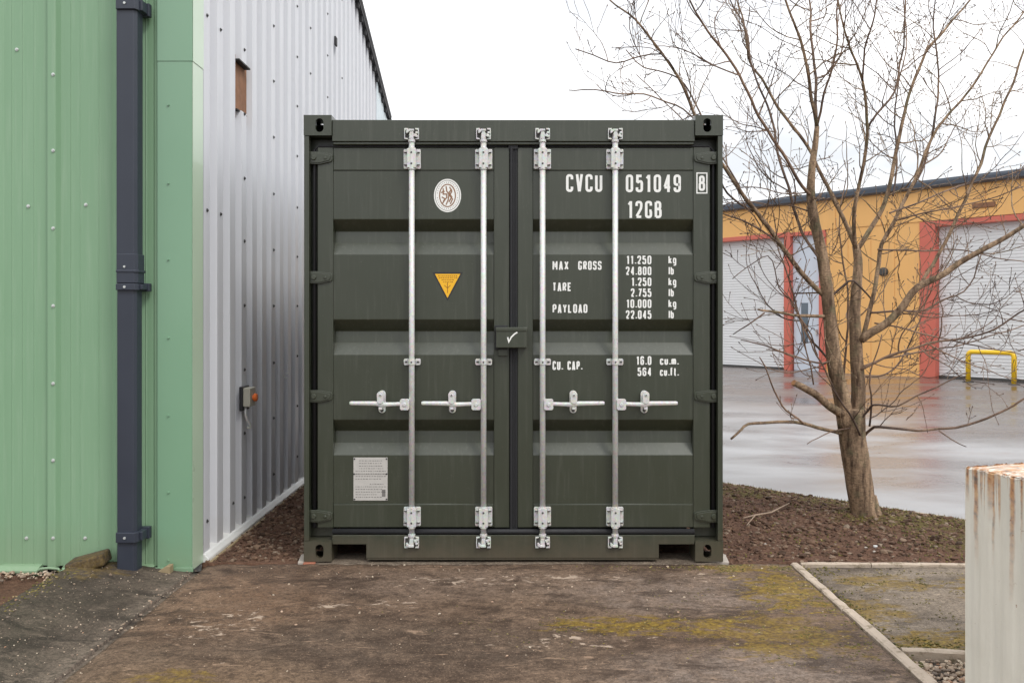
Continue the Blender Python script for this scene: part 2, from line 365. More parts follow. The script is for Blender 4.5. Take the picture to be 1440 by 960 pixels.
# ------------------------------------------------------------------ ground
S = 'structure'
def sheet(name, poly, z, mat):
    mb = MB(); mb.add([(x, y, z) for x, y in poly], [tuple(range(len(poly)))]); o = mb.build(name, mat); tag(o, kind=S); return o
sheet('ground', [(-300, -300), (300, -300), (300, 300), (-300, 300)], -.085, M_GRAVELGROUND)
def soil_far(x): return 2.48 - .968*(x - 1.815)
# yard: everything beyond the soil edge
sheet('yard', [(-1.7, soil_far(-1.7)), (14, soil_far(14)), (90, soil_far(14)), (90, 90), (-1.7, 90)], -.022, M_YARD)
def bumpy(name, x0, x1, y0, y1, nx, ny, zf, mat, yfar=None, smooth=True, skirt=.12):
    mb = MB(); vs_ = []; fs = []
    for j in range(ny+1):
        for i in range(nx+1):
            x = x0 + (x1-x0)*i/nx
            ya = y0; yb = yfar(x) if yfar else y1
            y = ya + (yb-ya)*j/ny
            vs_.append((x, y, zf(x, y)))
    for j in range(ny):
        for i in range(nx):
            a_ = j*(nx+1)+i; fs.append((a_, a_+1, a_+nx+2, a_+nx+1))
    # skirt
    n0 = len(vs_)
    loop = [i for i in range(nx+1)] + [j*(nx+1)+nx for j in range(1, ny+1)] + [ny*(nx+1)+i for i in range(nx-1, -1, -1)] + [j*(nx+1) for j in range(ny-1, 0, -1)]
    for k in loop: v_ = vs_[k]; vs_.append((v_[0], v_[1], v_[2]-skirt))
    for k in range(len(loop)):
        k2 = (k+1) % len(loop); fs.append((loop[k2], loop[k], n0+k, n0+k2))
    mb.add(vs_, fs); o = mb.build(name, mat, smooth=smooth); tag(o, kind=S); return o
def N(x, y, s, z=0.): return noise.noise(Vector((x*s, y*s, z)))
def soil_z(x, y):
    z = .006 + .012*N(x, y, 2.1) + .011*N(x, y, 9, 3) + .010*N(x, y, 26, 7) + .006*N(x, y, 60, 2)
    d = soil_far(x) - y
    if d < .35: z -= .02*(1-d/.35)
    if -1.26 < x < 1.26 and y < 3.02: z = min(z, .0) - .012
    dt = math.hypot(x-2.44, y-.98)
    z += .045*math.exp(-(dt/.30)**2)
    if x > 1.3: z += .022*min(1, (x-1.3)/.5) * min(1, max(0, y+.05)/.3)*min(1, max(0, d)/.4)
    return z
bumpy('soil', -1.80, 4.3, -.03, 0, 400, 190, soil_z, M_SOIL, yfar=soil_far)
def slab_z(x, y):
    z = .008 + .0035*N(x, y, 1.5) + .0025*N(x, y, 7)
    if y > -.09: z -= .004*((y+.09)/.05)*abs(N(x, y, 11, 5))*2
    if x < -1.70: z -= .006*min(1, (-1.70-x)/.06)
    return z
bumpy('concrete_slab', -1.765, 1.585, -7, -.035, 200, 300, slab_z, M_SLAB)
bumpy('concrete_slab', 1.665, 3.2, -1.29, -.075, 60, 50, lambda x, y: -.004 + .004*N(x, y, 3) + .003*N(x, y, 12) + .006*(x-1.66), M_SLAB2)
def ramp_z(x, y):
    t = (-1.83 - x)/.57
    return .010 + .075*max(0, t)**1.1*min(1, max(.35, (y+5)/4.2)) + .006*N(x, y, 3.3) + .004*N(x, y, 12) + .002*N(x, y, 40)
bumpy('concrete_ramp', -2.40, -1.795, -6, -.175, 40, 200, ramp_z, M_SLAB3, skirt=.2)
# joint filling between ramp and slab
bumpy('soil', -1.80, -1.76, -6.5, -.175, 4, 200, lambda x, y: -.002 + .005*N(x, y, 9), M_SLAB3)
# the brown verge in front of the green wall, left of the ramp
bumpy('soil', -7, -2.37, -6, -.16, 160, 120, lambda x, y: -.01 + .012*N(x, y, 4) + .008*N(x, y, 17), M_SOIL)
def edging(name, pts, wdt, z, h=.10, n=40):
    mb = MB(); p0, p1 = Vector(pts[0]), Vector(pts[1]); d = (p1-p0); ln = d.length; d.normalize(); s_ = Vector((-d.y, d.x))
    prof = [(-wdt/2, -h), (-wdt/2, -.006), (-wdt/2+.008, 0), (wdt/2-.008, 0), (wdt/2, -.006), (wdt/2, -h)]
    k = len(prof); vs_ = []
    for i in range(n+1):
        c_ = p0 + d*ln*i/n
        for j, (a_, b_) in enumerate(prof):
            wob = .006*N(i*.37, j*1.9, 1.0, p0.x)
            q_ = c_ + s_*(a_+wob); vs_.append((q_.x, q_.y, z+b_+.004*N(i*.3, 4.4, 1, j*.2)))
    fs = [(i*k+j, i*k+j+1, (i+1)*k+j+1, (i+1)*k+j) for i in range(n) for j in range(k-1)]
    fs += [tuple(range(k-1, -1, -1)), tuple(n*k+j for j in range(k))]
    mb.add(vs_, fs); o = mb.build(name, M_EDGE); tag(o, kind=S); return o
edging('kerb', ((1.625, -.02), (1.625, -.80)), .050, .014)
edging('kerb', ((1.632, -.806), (1.625, -2.9)), .054, .014)
edging('kerb', ((1.655, -.045), (2.05, -.05)), .034, .020, n=20)
edging('kerb', ((2.056, -.050), (3.2, -.075)), .034, .020)
edging('kerb', ((1.662, -1.315), (2.9, -1.50)), .040, .018)
edging('kerb', ((.9, soil_far(.9)+.02), (6.5, soil_far(6.5)+.02)), .05, -.012, n=120)
# concrete strip the container stands on
mb = MB()
mb.box((-1.20, -.028, -.06), (1.20, .22, .003)); o = mb.build('footing_strip', M_SLAB2, bevel=.006); tag(o, kind=S)

sheet('gravel_bed', [(1.65, -6), (4, -6), (4, -1.36), (1.65, -1.33)], -.03, M_GRAVELGROUND)
# gravel, clods, moss: nobody could count them
mb = MB()
for i in range(6500):
    x = random.uniform(1.66, 2.7); y = random.uniform(-2.7, -1.35 - .15*(x-1.66))
    r = random.choice((.005, .007, .009, .012))*random.uniform(.8, 1.2)
    blob(mb, (x, y, -.022+random.uniform(-.01, .012)), r*1.3, r, r*.7)
tag(mb.build('gravel', M_STONE), 'loose brown and cream gravel beside the white box', 'gravel', kind='stuff')
mb = MB()
for i in range(1100):
    x = random.uniform(-6, -2.42); y = -.17 - abs(random.gauss(0, .07))
    if x < -4 and random.random() < .6: continue
    r = random.choice((.006, .008, .011))*random.uniform(.8, 1.3)
    blob(mb, (x, y, .004+random.uniform(-.004, .008)), r*1.3, r, r*.7)
tag(mb.build('gravel', M_STONE), 'thin line of pale gravel along the foot of the green wall', 'gravel', kind='stuff')
mb = MB()
for i in range(15000):
    if random.random() < .30: x = random.uniform(-1.78, -1.2); y = random.uniform(0, 4.2)
    else: x = random.uniform(1.22, 4.2); y = random.uniform(-.02, 2.9)
    if y > soil_far(x) - .02: continue
    r = random.choice((.003, .004, .005, .006, .008, .011))*random.uniform(.8, 1.4)
    if random.random() < .012: r = .02
    blob(mb, (x, y, soil_z(x, y)+r*.25), r*1.5, r, r*.75, .3)
tag(mb.build('soil_clods', M_CLOD), 'dark crumbly clods and bark chips lying on the soil', 'soil clods', kind='stuff')
mb = MB()
k = 0
while k < 15000:
    x = random.uniform(1.3, 4.1); y = random.uniform(0, 3.0); d = soil_far(x)-y
    if d < .0: continue
    k += 1
    pr = math.exp(-d/.12)*.8 + .5*max(0, N(x, y, 3.0, 9))*(1 if x > 2.5 else .25) + .35*math.exp(-((x-2.55)**2+(y-1.0)**2)/.05)
    if random.random() > pr*1.3+.03: continue
    z = soil_z(x, y); h = random.uniform(.008, .026); an = random.uniform(0, 6.28); l_ = random.uniform(0, .016)
    b_ = .0022; px, py = math.cos(an+1.57)*b_, math.sin(an+1.57)*b_
    mb.add([(x-px, y-py, z), (x+px, y+py, z), (x+math.cos(an)*l_, y+math.sin(an)*l_, z+h)], [(0, 1, 2)])
    blob(mb, (x, y, z+.001), .008, .007, .004)
tag(mb.build('moss', M_MOSS), 'yellow-green moss and short grass along the soil edge', 'moss', kind='stuff')
# small stones lying about on the concrete
mb = MB()
for i in range(1000):
    if random.random() < .45: x = random.uniform(-2.4, -1.8); y = random.uniform(-2.5, -.18); z = ramp_z(x, y)
    elif random.random() < .3: x = random.gauss(-1.78, .03); y = random.uniform(-2.5, -.15); z = .008
    else: x = random.uniform(-1.7, 1.6); y = -.05-abs(random.gauss(0, .8)); z = slab_z(x, y)
    r = random.choice((.0018, .0022, .0028, .003, .0035, .006 if i < 450 else .002))
    blob(mb, (x, y, z+r*.3), r*1.4, r, r*.7)
tag(mb.build('stone_chips', M_STONE), 'small pale stone chips scattered over the concrete', 'stone chips', kind='stuff')
# moss clumps growing on the slab joints
mb = MB()
for i in range(9000):
    c_ = random.choice(((.52, -1.02, .45, .12), (1.42, -.5, .25, .35), (1.25, -1.1, .35, .3), (1.35, -.12, .25, .05), (1.95, -1.18, .3, .1), (2.0, -.3, .3, .12), (2.3, -.8, .3, .3), (1.42, -.9, .15, .3)))
    x = random.gauss(c_[0], c_[2]); y = random.gauss(c_[1], c_[3])
    if y > -.05 or 1.58 < x < 1.67 or x > 2.6 or (x > 1.6 and y < -1.28): continue
    if N(x*1.0, y*1.8, 7, 4) + .5*N(x, y*1.6, 23, 2) < .22: continue
    z = slab_z(x, y) if x < 1.6 else -.001+.006*(x-1.66)
    r = random.uniform(.0018, .0046); blob(mb, (x, y, z), r*1.4, r, r*.5)
for i in range(900):
    c_ = random.choice(((1.56, -.5, .05, .4), (1.66, -.8, .02, .5), (1.9, -1.27, .3, .03), (1.2, -.1, .35, .03), (-2.37, -.6, .03, .4)))
    x = random.gauss(c_[0], c_[2]); y = random.gauss(c_[1], c_[3])
    if x < 0: z = ramp_z(max(x, -2.4), y)
    elif x < 1.585: z = slab_z(x, y)
    else: z = 0
    if y > -.04: continue
    r = random.uniform(.003, .007); blob(mb, (x, y, z), r*1.3, r, r*.5)
tag(mb.build('moss', M_MOSS), 'small moss clumps along the concrete joints', 'moss', kind='stuff')

# ------------------------------------------------------------------ industrial unit: green front, silver side
WX = -1.806
bld = empty('metal_clad_building', (WX, -.16, 0), 'steel-clad unit with green front and tall silver ribbed side wall', 'building')
def roof_z(Y): return 5.07 - .329*(Y-4.89)
YF = -.140
# green front sheet from a measured profile (photo px, how far it stands out in mm)
def front(mb, prof, z0, z1):
    pts = [(xat(px, YF), YF - mm/1000.) for px, mm in prof]
    n = len(pts)
    mb.add([(x, y, z0) for x, y in pts] + [(x, y, z1) for x, y in pts], [(i, i+1, i+1+n, i+n) for i in range(n-1)])
prof = []
def mod(o):
    return [(o-84, 22), (o-81, 22), (o-72, 0), (o-62, 0), (o-60.5, 2.5), (o-59, 0), (o-47, 0), (o-45.5, 3), (o-44, 0), (o-31, 0), (o-29.5, 2.5), (o-28, 0), (o-13, 0), (o-8, 3), (o-7, 31), (o+2, 32), (o+4, 28), (o+8, 3), (o+12, 0)]
prof += [(p, d) for p, d in [(-1400+0, 0)]]
for k in range(-14, 1): prof += [(p, d) for p, d in mod(78 + k*96)]
prof += [(99, 0), (100.3, 2.5), (101.6, 0), (112, 0), (113.5, 3), (115, 0), (137.5, 0), (139, 3.2), (140.5, 0), (158, 0), (165, 22), (180, 24), (190, 22), (204, 0), (205.5, 2.6), (207, 0), (216, 0), (219, 10), (235, 10)]
prof.sort(key=lambda t: t[0])
mb = MB(); front(mb, prof, .030, 7.0)
g_front = mb.build('green_cladding', M_GREEN, bld)
# drip flashing at the foot
mb = MB()
mb.prism([(YF-.055, .004), (YF-.055, .016), (YF-.028, .034), (YF+.01, .040), (YF+.01, -.05), (YF-.02, -.05)], 'x', -7.0, xat(60, YF))
mb.prism([(YF-.055, .004), (YF-.055, .016), (YF-.028, .034), (YF+.01, .040), (YF+.01, -.05), (YF-.02, -.05)], 'x', xat(92, YF), xat(219, YF))
mb.build('foot_flashing', M_GREEN, bld, bevel=.003)
mb = MB(); mb.tube([(xat(60, YF), YF-.05, .01), (xat(64, YF), YF-.05, .026), (xat(76, YF), YF-.05, .030), (xat(88, YF), YF-.05, .026), (xat(92, YF), YF-.05, .01)], .008, 6)
mb.build('rib_closer', M_GREEN, bld, smooth=True)
# corner trim in two lengths with the return leg on the side wall
def trim(z0, z1, dd, name='corner_trim'):
    mb = MB(); yf = -.172+dd; x0 = xat(221, -.172); x1 = WX+.004-dd
    mb.prism([(x0, yf), (x1, yf), (x1, -.005), (x1-.0035, -.005), (x1-.0035, yf+.0035), (x0+.0035, yf+.0035), (x0+.0035, YF), (x0, YF)], 'z', z0, z1)
    o_ = mb.build(name, M_TRIM, bld, bevel=.0012)
    mb = MB(); mb.box((x1+.0015, yf+.004, z0), (x1+.0035, -.004, z1)); mb.build('trim_sheen', M_RETURN_SHEEN, bld)  # thin pale skin over the return leg carries the painted sky sheen
    return o_
zs = zat(86, -.172)
trim(.012, zs+.02, .003); trim(zs, 7.0, 0)
mb = MB(); mb.prism([(xat(219, -.17), .006), (WX+.012, .006), (WX+.012, .03), (xat(219, -.17), .03)], 'y', -.185, -.174); mb.build('foot_flashing', M_TRIM, bld, bevel=.002)
# silver corrugated side
PIT = .2345
hole = (PX(337, 83, 0), )
hy0, hy1 = 5.66-CAMD, 5.885-CAMD; hz0, hz1 = 2.80, 3.12
def side_pts():
    pts = []; y = .012
    pts.append((y, 0)); 
    while y < 6.25:
        # crest .105, web .022, trough .085, web .0225
        pts += [(y+.030, .001), (y+.035, 0.), (y+.105, 0), (y+.116, -.042), (y+.150, -.042), (y+.1525, -.038), (y+.158, -.038), (y+.1605, -.042), (y+.2235, -.042)]
        y += PIT; pts.append((y, 0))
    return pts, y
sp, yend = side_pts()
mb = MB()
for (ya, da), (yb, db) in zip(sp, sp[1:]):
    za, zb = roof_z(ya), roof_z(yb)
    if ya >= hy0-.02 and yb <= hy1+.02:
        for z0, z1a, z1b in ((.045, hz0, hz0), (hz1, za, zb)):
            mb.add([(WX+da, ya, z0), (WX+db, yb, z0), (WX+db, yb, z1b), (WX+da, ya, z1a)], [(0, 1, 2, 3)])
    else:
        mb.add([(WX+da, ya, .045), (WX+db, yb, .045), (WX+db, yb, zb), (WX+da, ya, za)], [(0, 1, 2, 3)])
mb.build('silver_cladding', M_SILVER, bld)
mb = MB(); mb.box((WX-.075, hy0-.06, hz0-.05), (WX-.037, hy1+.06, hz1+.05)); mb.build('wall_opening_board', M_RUSTBOARD, bld)
mb = MB(); 
mb.box((WX-.036, hy0-.0, hz0-.006), (WX-.01, hy1-.02, hz0+.002)); mb.build('opening_sill', M_VERGE, bld)
mb = MB(); mb.box((WX-.036, hy0-.0, hz1), (WX+.004, hy1+.01, hz1+.010))
mb.build('opening_lintel', M_VERGE, bld)
# bird-dropping stains are left out; base flashing
mb = MB(); mb.prism([(WX-.06, -.05), (WX-.06, .062), (WX-.036, .062), (WX+.012, .052), (WX+.034, .026), (WX+.034, -.04)], 'y', .0, yend)
# prism along y takes (x, z)
mb.build('base_flashing', M_WHITEMETAL, bld, bevel=.003)
mb = MB(); mb.box((WX+.0345, .0, -.05), (WX+.052, yend, .012)); mb.build('base_board', M_TIMBER, bld, bevel=.003)
mb = MB(); mb.box((WX-.05, yend, -.02), (WX+.006, 7.22, 4.36))
v_ = mb.v; mb.v = [(x, y, (roof_z(y) if z > 1 else z)) for x, y, z in v_]
mb.build('corner_flashing', M_PALEBLUE, bld, bevel=.004)
# back wall + far side wall so it is a closed shed
mb = MB(); mb.box((-14, 7.12, -.05), (WX-.06, 7.2, roof_z(7.2)-.02)); mb.box((-14, YF+.04, -.05), (-13.9, 7.1, 4.3)); mb.build('rear_wall', M_SILVER, bld)
# roof with profiled verge
mb = MB()
ya, yb = -.35, 7.36
mb.add([(-14, ya, roof_z(ya)+.03), (WX+.06, ya, roof_z(ya)+.03), (WX+.06, yb, roof_z(yb)+.03), (-14, yb, roof_z(yb)+.03),
        (-14, ya, roof_z(ya)+.05), (WX+.06, ya, roof_z(ya)+.05), (WX+.06, yb, roof_z(yb)+.05), (-14, yb, roof_z(yb)+.05)],
       [(0,3,2,1),(4,5,6,7),(0,1,5,4),(1,2,6,5),(2,3,7,6),(3,0,4,7)])
mb.build('roof', M_ROOF, bld)
mb = MB()
mb.add([(WX+.005, ya, roof_z(ya)-.05), (WX+.045, ya, roof_z(ya)-.05), (WX+.045, yb, roof_z(yb)-.05), (WX+.005, yb, roof_z(yb)-.05),
        (WX+.005, ya, roof_z(ya)+.028), (WX+.045, ya, roof_z(ya)+.028), (WX+.045, yb, roof_z(yb)+.028), (WX+.005, yb, roof_z(yb)+.028)],
       [(0,3,2,1),(4,5,6,7),(0,1,5,4),(1,2,6,5),(2,3,7,6),(3,0,4,7)])
y = .15
while y < 7.1:
    mb.box((WX+.002, y, roof_z(y)-.115), (WX+.038, y+.06, roof_z(y)-.045)); y += PIT  # near-black blocks stand in for shaded gaps between cladding and verge
mb.tube([(WX+.03, 7.30, roof_z(7.3)), (WX+.035, 7.36, roof_z(7.3)-.08), (WX+.035, 7.38, roof_z(7.3)-.20)], .03, 8)
mb.build('verge_trim', M_VERGE, bld)
# cladding screws, each a part
def screw_mesh(r, cap, mat, nm):
    mb = MB(); pts = [(0, 0, 0), (0, -.003, 0), (0, -.0031, 0), (0, -.009, 0)]
    mb.tube(pts, [r*1.5, r*1.45, r*.8, r*.75], 8); me = bpy.data.meshes.new(nm); me.from_pydata(mb.v, [], mb.f); me.materials.append(mat); return me
SM_F = screw_mesh(.0068, 1, M_SCREWW, 'screw'); SM_S = screw_mesh(.008, 1, M_SCREW, 'screw'); SM_T = screw_mesh(.005, 1, M_TRIM, 'screw')
def screw(p, side=False, me=None):
    o = bpy.data.objects.new('screw', me or (SM_S if side else SM_F)); COL.objects.link(o); o.parent = bld
    o.location = Vector(p) - Vector(bld.location)
    if side: o.rotation_euler = (0, 0, R(90))
for px, py, mm in ((75, 105, 31.5), (75, 212, 31.5), (75, 321, 31.5), (75, 430, 31.5), (75, 539, 31.5), (75, 647, 31.5), (75, 756, 31.5), (40, 290, 0), (121, 288, 0), (37.5, 756, 0), (120, 756, 0), (24, 70, 0)):
    yy = YF-mm/1000.; screw((xat(px, yy), yy-.001, zat(py, yy)))
for py in (148, 258, 365, 475, 584, 692, 787):
    screw((xat(237, -.169), -.1695, zat(py, -.169)), me=SM_T)
def side_screw(px, py):
    D = -WX*FPX/(CX-px); Y = D-CAMD
    Y = .07 + round((Y-.07)/PIT)*PIT      # on a crest
    screw((WX+.0005, Y, CAMH+(CY-py)*D/FPX), True)
for px, ys in ((300, (31, 299)), (318, (50, 304)), (336, (63, 155, 247, 337, 429, 521, 612, 704)), (379, (30, 109, 189, 270, 350, 430, 511, 590, 670)),
               (414, (4, 76, 146, 217, 290, 360, 430, 501, 572, 644)), (440, (45, 108)), (463, (24, 82, 140)), (482, (2, 112)), (299, (727,)), (320, (712,))):
    for py in ys: side_screw(px, py)
# small dark louvre and ring bolts on the silver wall
D = -WX*FPX/(CX-471); mb = MB(); mb.box((WX+.001, D-CAMD-.05, CAMH+(CY-65)*D/FPX), (WX+.02, D-CAMD+.03, CAMH+(CY-53)*D/FPX)); mb.build('vent', M_VERGE, bld, bevel=.004)
D = -WX*FPX/(CX-398); zc = CAMH+(CY-528)*D/FPX
mb = MB(); mb.tube([(WX+.03+.02*math.cos(t*.6283), D-CAMD, zc+.02*math.sin(t*.6283)) for t in range(11)], .005, 6); mb.tube([(WX-.03, D-CAMD, zc), (WX+.012, D-CAMD, zc)], .006, 6)
mb.build('ring_bolt', M_GALV, bld, smooth=True)

# ------------------------------------------------------------------ downpipe
dp = empty('downpipe', (xat(180, -.25), -.2, 0), 'square blue-black rainwater downpipe clipped to the green wall', 'downpipe')
YP = -.285
def sq(mb, px0, px1, z0, z1, y0, y1, ch=.016, dy=0):
    x0, x1 = xat(px0, y0), xat(px1, y0)
    mb.prism([(x0+ch*.4, y0), (x1-ch, y0), (x1, y0+ch*1.6), (x1, y1), (x0, y1), (x0, y0+ch*.4)], 'z', z0, z1)
mb = MB(); sq(mb, 164, 190.5, -.02, zat(385, YP), YP, YP+.085, .012); mb.build('pipe', M_PIPE, dp, bevel=.004)
mb = MB(); sq(mb, 163, 191, zat(380, YP), 7.0, YP-.003, YP+.088, .013); mb.build('pipe', M_PIPE, dp, bevel=.004)
mb = MB(); sq(mb, 163, 192, zat(398, YP), zat(357, YP), YP-.008, YP+.093, .013); sq(mb, 162, 193, zat(383, YP), zat(379.5, YP), YP-.012, YP+.097, .013); mb.build('socket', M_PIPE, dp, bevel=.003)
def bracket(py0, py1):
    mb = MB(); z0, z1 = zat(py1, YP), zat(py0, YP)
    sq(mb, 162, 192.5, z0, z1, YP-.016, YP+.10, .013)
    mb.box((xat(160, YP), YP+.09, z0-.004), (xat(200, YP), YP+.125, z1+.006))
    mb.box((xat(191, YP), YP+.02, z0+.004), (xat(198, YP), YP+.10, z1-.002))
    b_ = mb.build('bracket', M_PIPE, dp, bevel=.003)
    mb = MB(); xc = xat(177, YP); zc = (z0+z1)/2; mb.tube([(xc, YP-.015, zc), (xc, YP-.021, zc)], .007, 8); mb.build('bolt', M_SCREWW, b_)
bracket(399, 408); bracket(748, 762); bracket(-2, 14)
mb = MB(); xc = xat(176, YP); mb.tube([(xc, YP-.007, zat(375, YP)), (xc, YP-.014, zat(375, YP))], .006, 8); mb.build('bolt', M_SCREWW, dp)

# ------------------------------------------------------------------ emergency stop box on silver wall
D = -WX*FPX/(CX-339); by = D-CAMD; zc = CAMH+(CY-559)*D/FPX
es = empty('switch_box', (WX, by, zc), 'small grey switch box with an orange knob on the silver wall', 'switch box')
mb = MB(); mb.box((WX+.001, by-.045, zc-.085), (WX+.022, by+.11, zc+.075)); mb.build('back_plate', M_BLACK, es, bevel=.003)
M_BOXG = simple('beige_box', (.42, .40, .33), .5); M_ORK = simple('orange_knob', (.75, .16, .03), .35)
mb = MB(); mb.box((WX+.022, by-.032, zc-.058), (WX+.070, by+.09, zc+.066)); mb.build('housing', M_BOXG, es, bevel=.006)
mb = MB(); mb.tube([(WX+.070, by+.03, zc), (WX+.078, by+.03, zc), (WX+.079, by+.03, zc), (WX+.094, by+.03, zc), (WX+.100, by+.03, zc)], [.016, .016, .027, .027, .02], 16); mb.build('knob', M_ORK, es)
mb = MB(); mb.tube([(WX+.03, by+.0, zc-.058), (WX+.03, by+.0, zc-.11), (WX+.036, by+.01, zc-.15), (WX+.052, by+.03, zc-.185), (WX+.05, by+.04, zc-.205), (WX+.03, by+.03, zc-.20)], .009, 8); mb.build('cable', M_GALV, es, smooth=True)

# ------------------------------------------------------------------ orange unit across the yard
B0 = Vector((7.42, 18.45)); BD = Vector((.641, -.768)); BN = Vector((-.768, -.641))   # BN points to camera side
def BP(t, n, z): p = B0 + BD*t + BN*n; return Vector((p.x, p.y, z))
ob = empty('orange_building', BP(2, 0, 0), 'low orange industrial unit with red door frames across the wet yard', 'building')
def bbox(mb, t0, t1, n0, n1, z0, z1):
    mb.add([BP(t0,n0,z0), BP(t1,n0,z0), BP(t1,n1,z0), BP(t0,n1,z0), BP(t0,n0,z1), BP(t1,n0,z1), BP(t1,n1,z1), BP(t0,n1,z1)],
           [(0,3,2,1),(4,5,6,7),(0,1,5,4),(1,2,6,5),(2,3,7,6),(3,0,4,7)])
ZB = -.03
# orange wall: solid bays (t ranges) plus fascia
bays = [(-9.5, -5.4), (1.2, 3.65), (9.2, 16.5)]
mb = MB()
for a_, b_ in bays:
    t = a_
    while t < b_-.01:
        e_ = min(t+.61, b_); bbox(mb, t+.006, e_-.006, -.25, 0, ZB, 3.70); t = e_
    bbox(mb, a_, b_, -.25, -.012, ZB, 3.702)
t = -9.5
while t < 16.4:
    bbox(mb, t+.006, t+1.21, -.25, .02, 3.705, 4.50); t += 1.22
bbox(mb, -9.5, 16.5, -.25, .005, 3.704, 4.49)
mb.build('wall', M_ORANGE, ob)
mb = MB(); bbox(mb, -9.5, 16.5, -12, -.3, ZB, 4.4); mb.build('rear_block', M_ORANGE, ob)
mb = MB(); bbox(mb, -9.7, 16.7, -12.2, .10, 4.57, 4.64); mb.build('roof', M_GUTTER, ob)
mb = MB()
pr = [(.02, 4.48), (.10, 4.46), (.17, 4.50), (.185, 4.60), (.175, 4.66), (.15, 4.66), (.02, 4.64)]
n = len(pr); mb.add([BP(-9.7, a_, z) for a_, z in pr]+[BP(16.7, a_, z) for a_, z in pr], [tuple(range(n)), tuple(range(2*n-1, n-1, -1))]+[(i, i+n, (i+1)%n+n, (i+1)%n) for i in range(n)])
mb.build('gutter', M_GUTTER, ob)
# red frames
def frame(name, t0, t1, pw, top, th):
    mb = MB(); bbox(mb, t0-pw, t0, -.24, .035, ZB, top+th); bbox(mb, t1, t1+pw, -.24, .035, ZB, top+th); bbox(mb, t0, t1, -.24, .033, top, top+th)
    mb.build(name, M_RED, ob, bevel=.01)
frame('door_frame', -5.2, -.04, .2, 3.60, .12)
frame('door_frame', 4.02, 9.0, .37, 3.56, .13)
mb = MB(); bbox(mb, 1.0, 1.2, -.24, .03, ZB, 3.70); bbox(mb, .16, 1.0, -.24, .030, 3.60, 3.70); mb.build('door_frame', M_RED, ob, bevel=.01)
def roller(t0, t1, top):
    mb = MB(); zz = ZB+.03; prof_ = []
    while zz < top+.1:
        prof_ += [(-.185, zz), (-.176, zz+.010), (-.172, zz+.040), (-.175, zz+.066)]; zz += .076
    n = len(prof_)
    mb.add([BP(t0, a_, z) for a_, z in prof_]+[BP(t1, a_, z) for a_, z in prof_], [(i, i+n, i+1+n, i+1) for i in range(n-1)])
    o_ = mb.build('roller_door', M_ROLLER, ob)
    mb = MB(); bbox(mb, t0, t1, -.21, -.15, ZB+.002, ZB+.07); mb.build('bottom_rail', M_DARKMETAL, o_)
roller(-5.2, -.04, 3.6); roller(4.02, 9.0, 3.56)
mb = MB(); bbox(mb, .16, 1.0, -.15, -.10, 2.08, 3.6); mb.build('panel', M_DOORW, ob)
mb = MB(); bbox(mb, .19, .97, -.15, -.09, ZB+.01, 2.04); pd = mb.build('door', M_DOORW, ob, bevel=.01)
mb = MB(); bbox(mb, .42, .62, -.089, -.08, .75, 1.80); mb.build('window', M_GLASS, pd)
mb = MB(); bbox(mb, .86, .90, -.089, -.03, .95, 1.10); mb.build('handle', M_GALV, pd)
mb = MB(); mb.tube([BP(2.76, .0, 2.54), BP(2.76, .07, 2.54), BP(2.76, .12, 2.54)], [.11, .11, .07], 14); mb.build('wall_lamp', M_DARKMETAL, ob)
mb = MB(); bbox(mb, 4.85, 5.35, .02, .05, 3.90, 4.02); mb.build('fascia_grille', M_RUSTBOARD, ob, bevel=.02)

# yellow hoop barrier before the right roller door
hb = empty('hoop_barrier', BP(5.5, .7, ZB), 'yellow painted hoop barrier before the right-hand roller door', 'barrier')
def at_px(px, n):
    k = (px-CX)/FPX; o_ = B0 + BN*n; # solve (o.x+BD.x t)/(o.y+5+BD.y t)=k
    return (k*(o_.y+CAMD)-o_.x)/(BD.x-k*BD.y)
ta, tb = at_px(1361.5, .75), at_px(1426, .75)
hh = .655; r = .09; pts = [BP(ta, .75, ZB)]
for k in range(6): an = math.pi/2*k/5; pts.append(BP(ta+r*(1-math.cos(an)), .75, hh-r+r*math.sin(an)))
for k in range(6): an = math.pi/2*k/5; pts.append(BP(tb-r*(1-math.sin(an)), .75, hh-r+r*math.cos(an)))
pts.append(BP(tb, .75, ZB))
mb = MB(); mb.tube(pts, .052, 12); mb.build('hoop', M_YELLOW, hb, smooth=True)
for t in (ta, tb):
    mb = MB(); mb.tube([BP(t, .75, ZB+.0), BP(t, .75, ZB+.03)], [.12, .11], 14); mb.build('base_collar', M_DARKMETAL, hb)

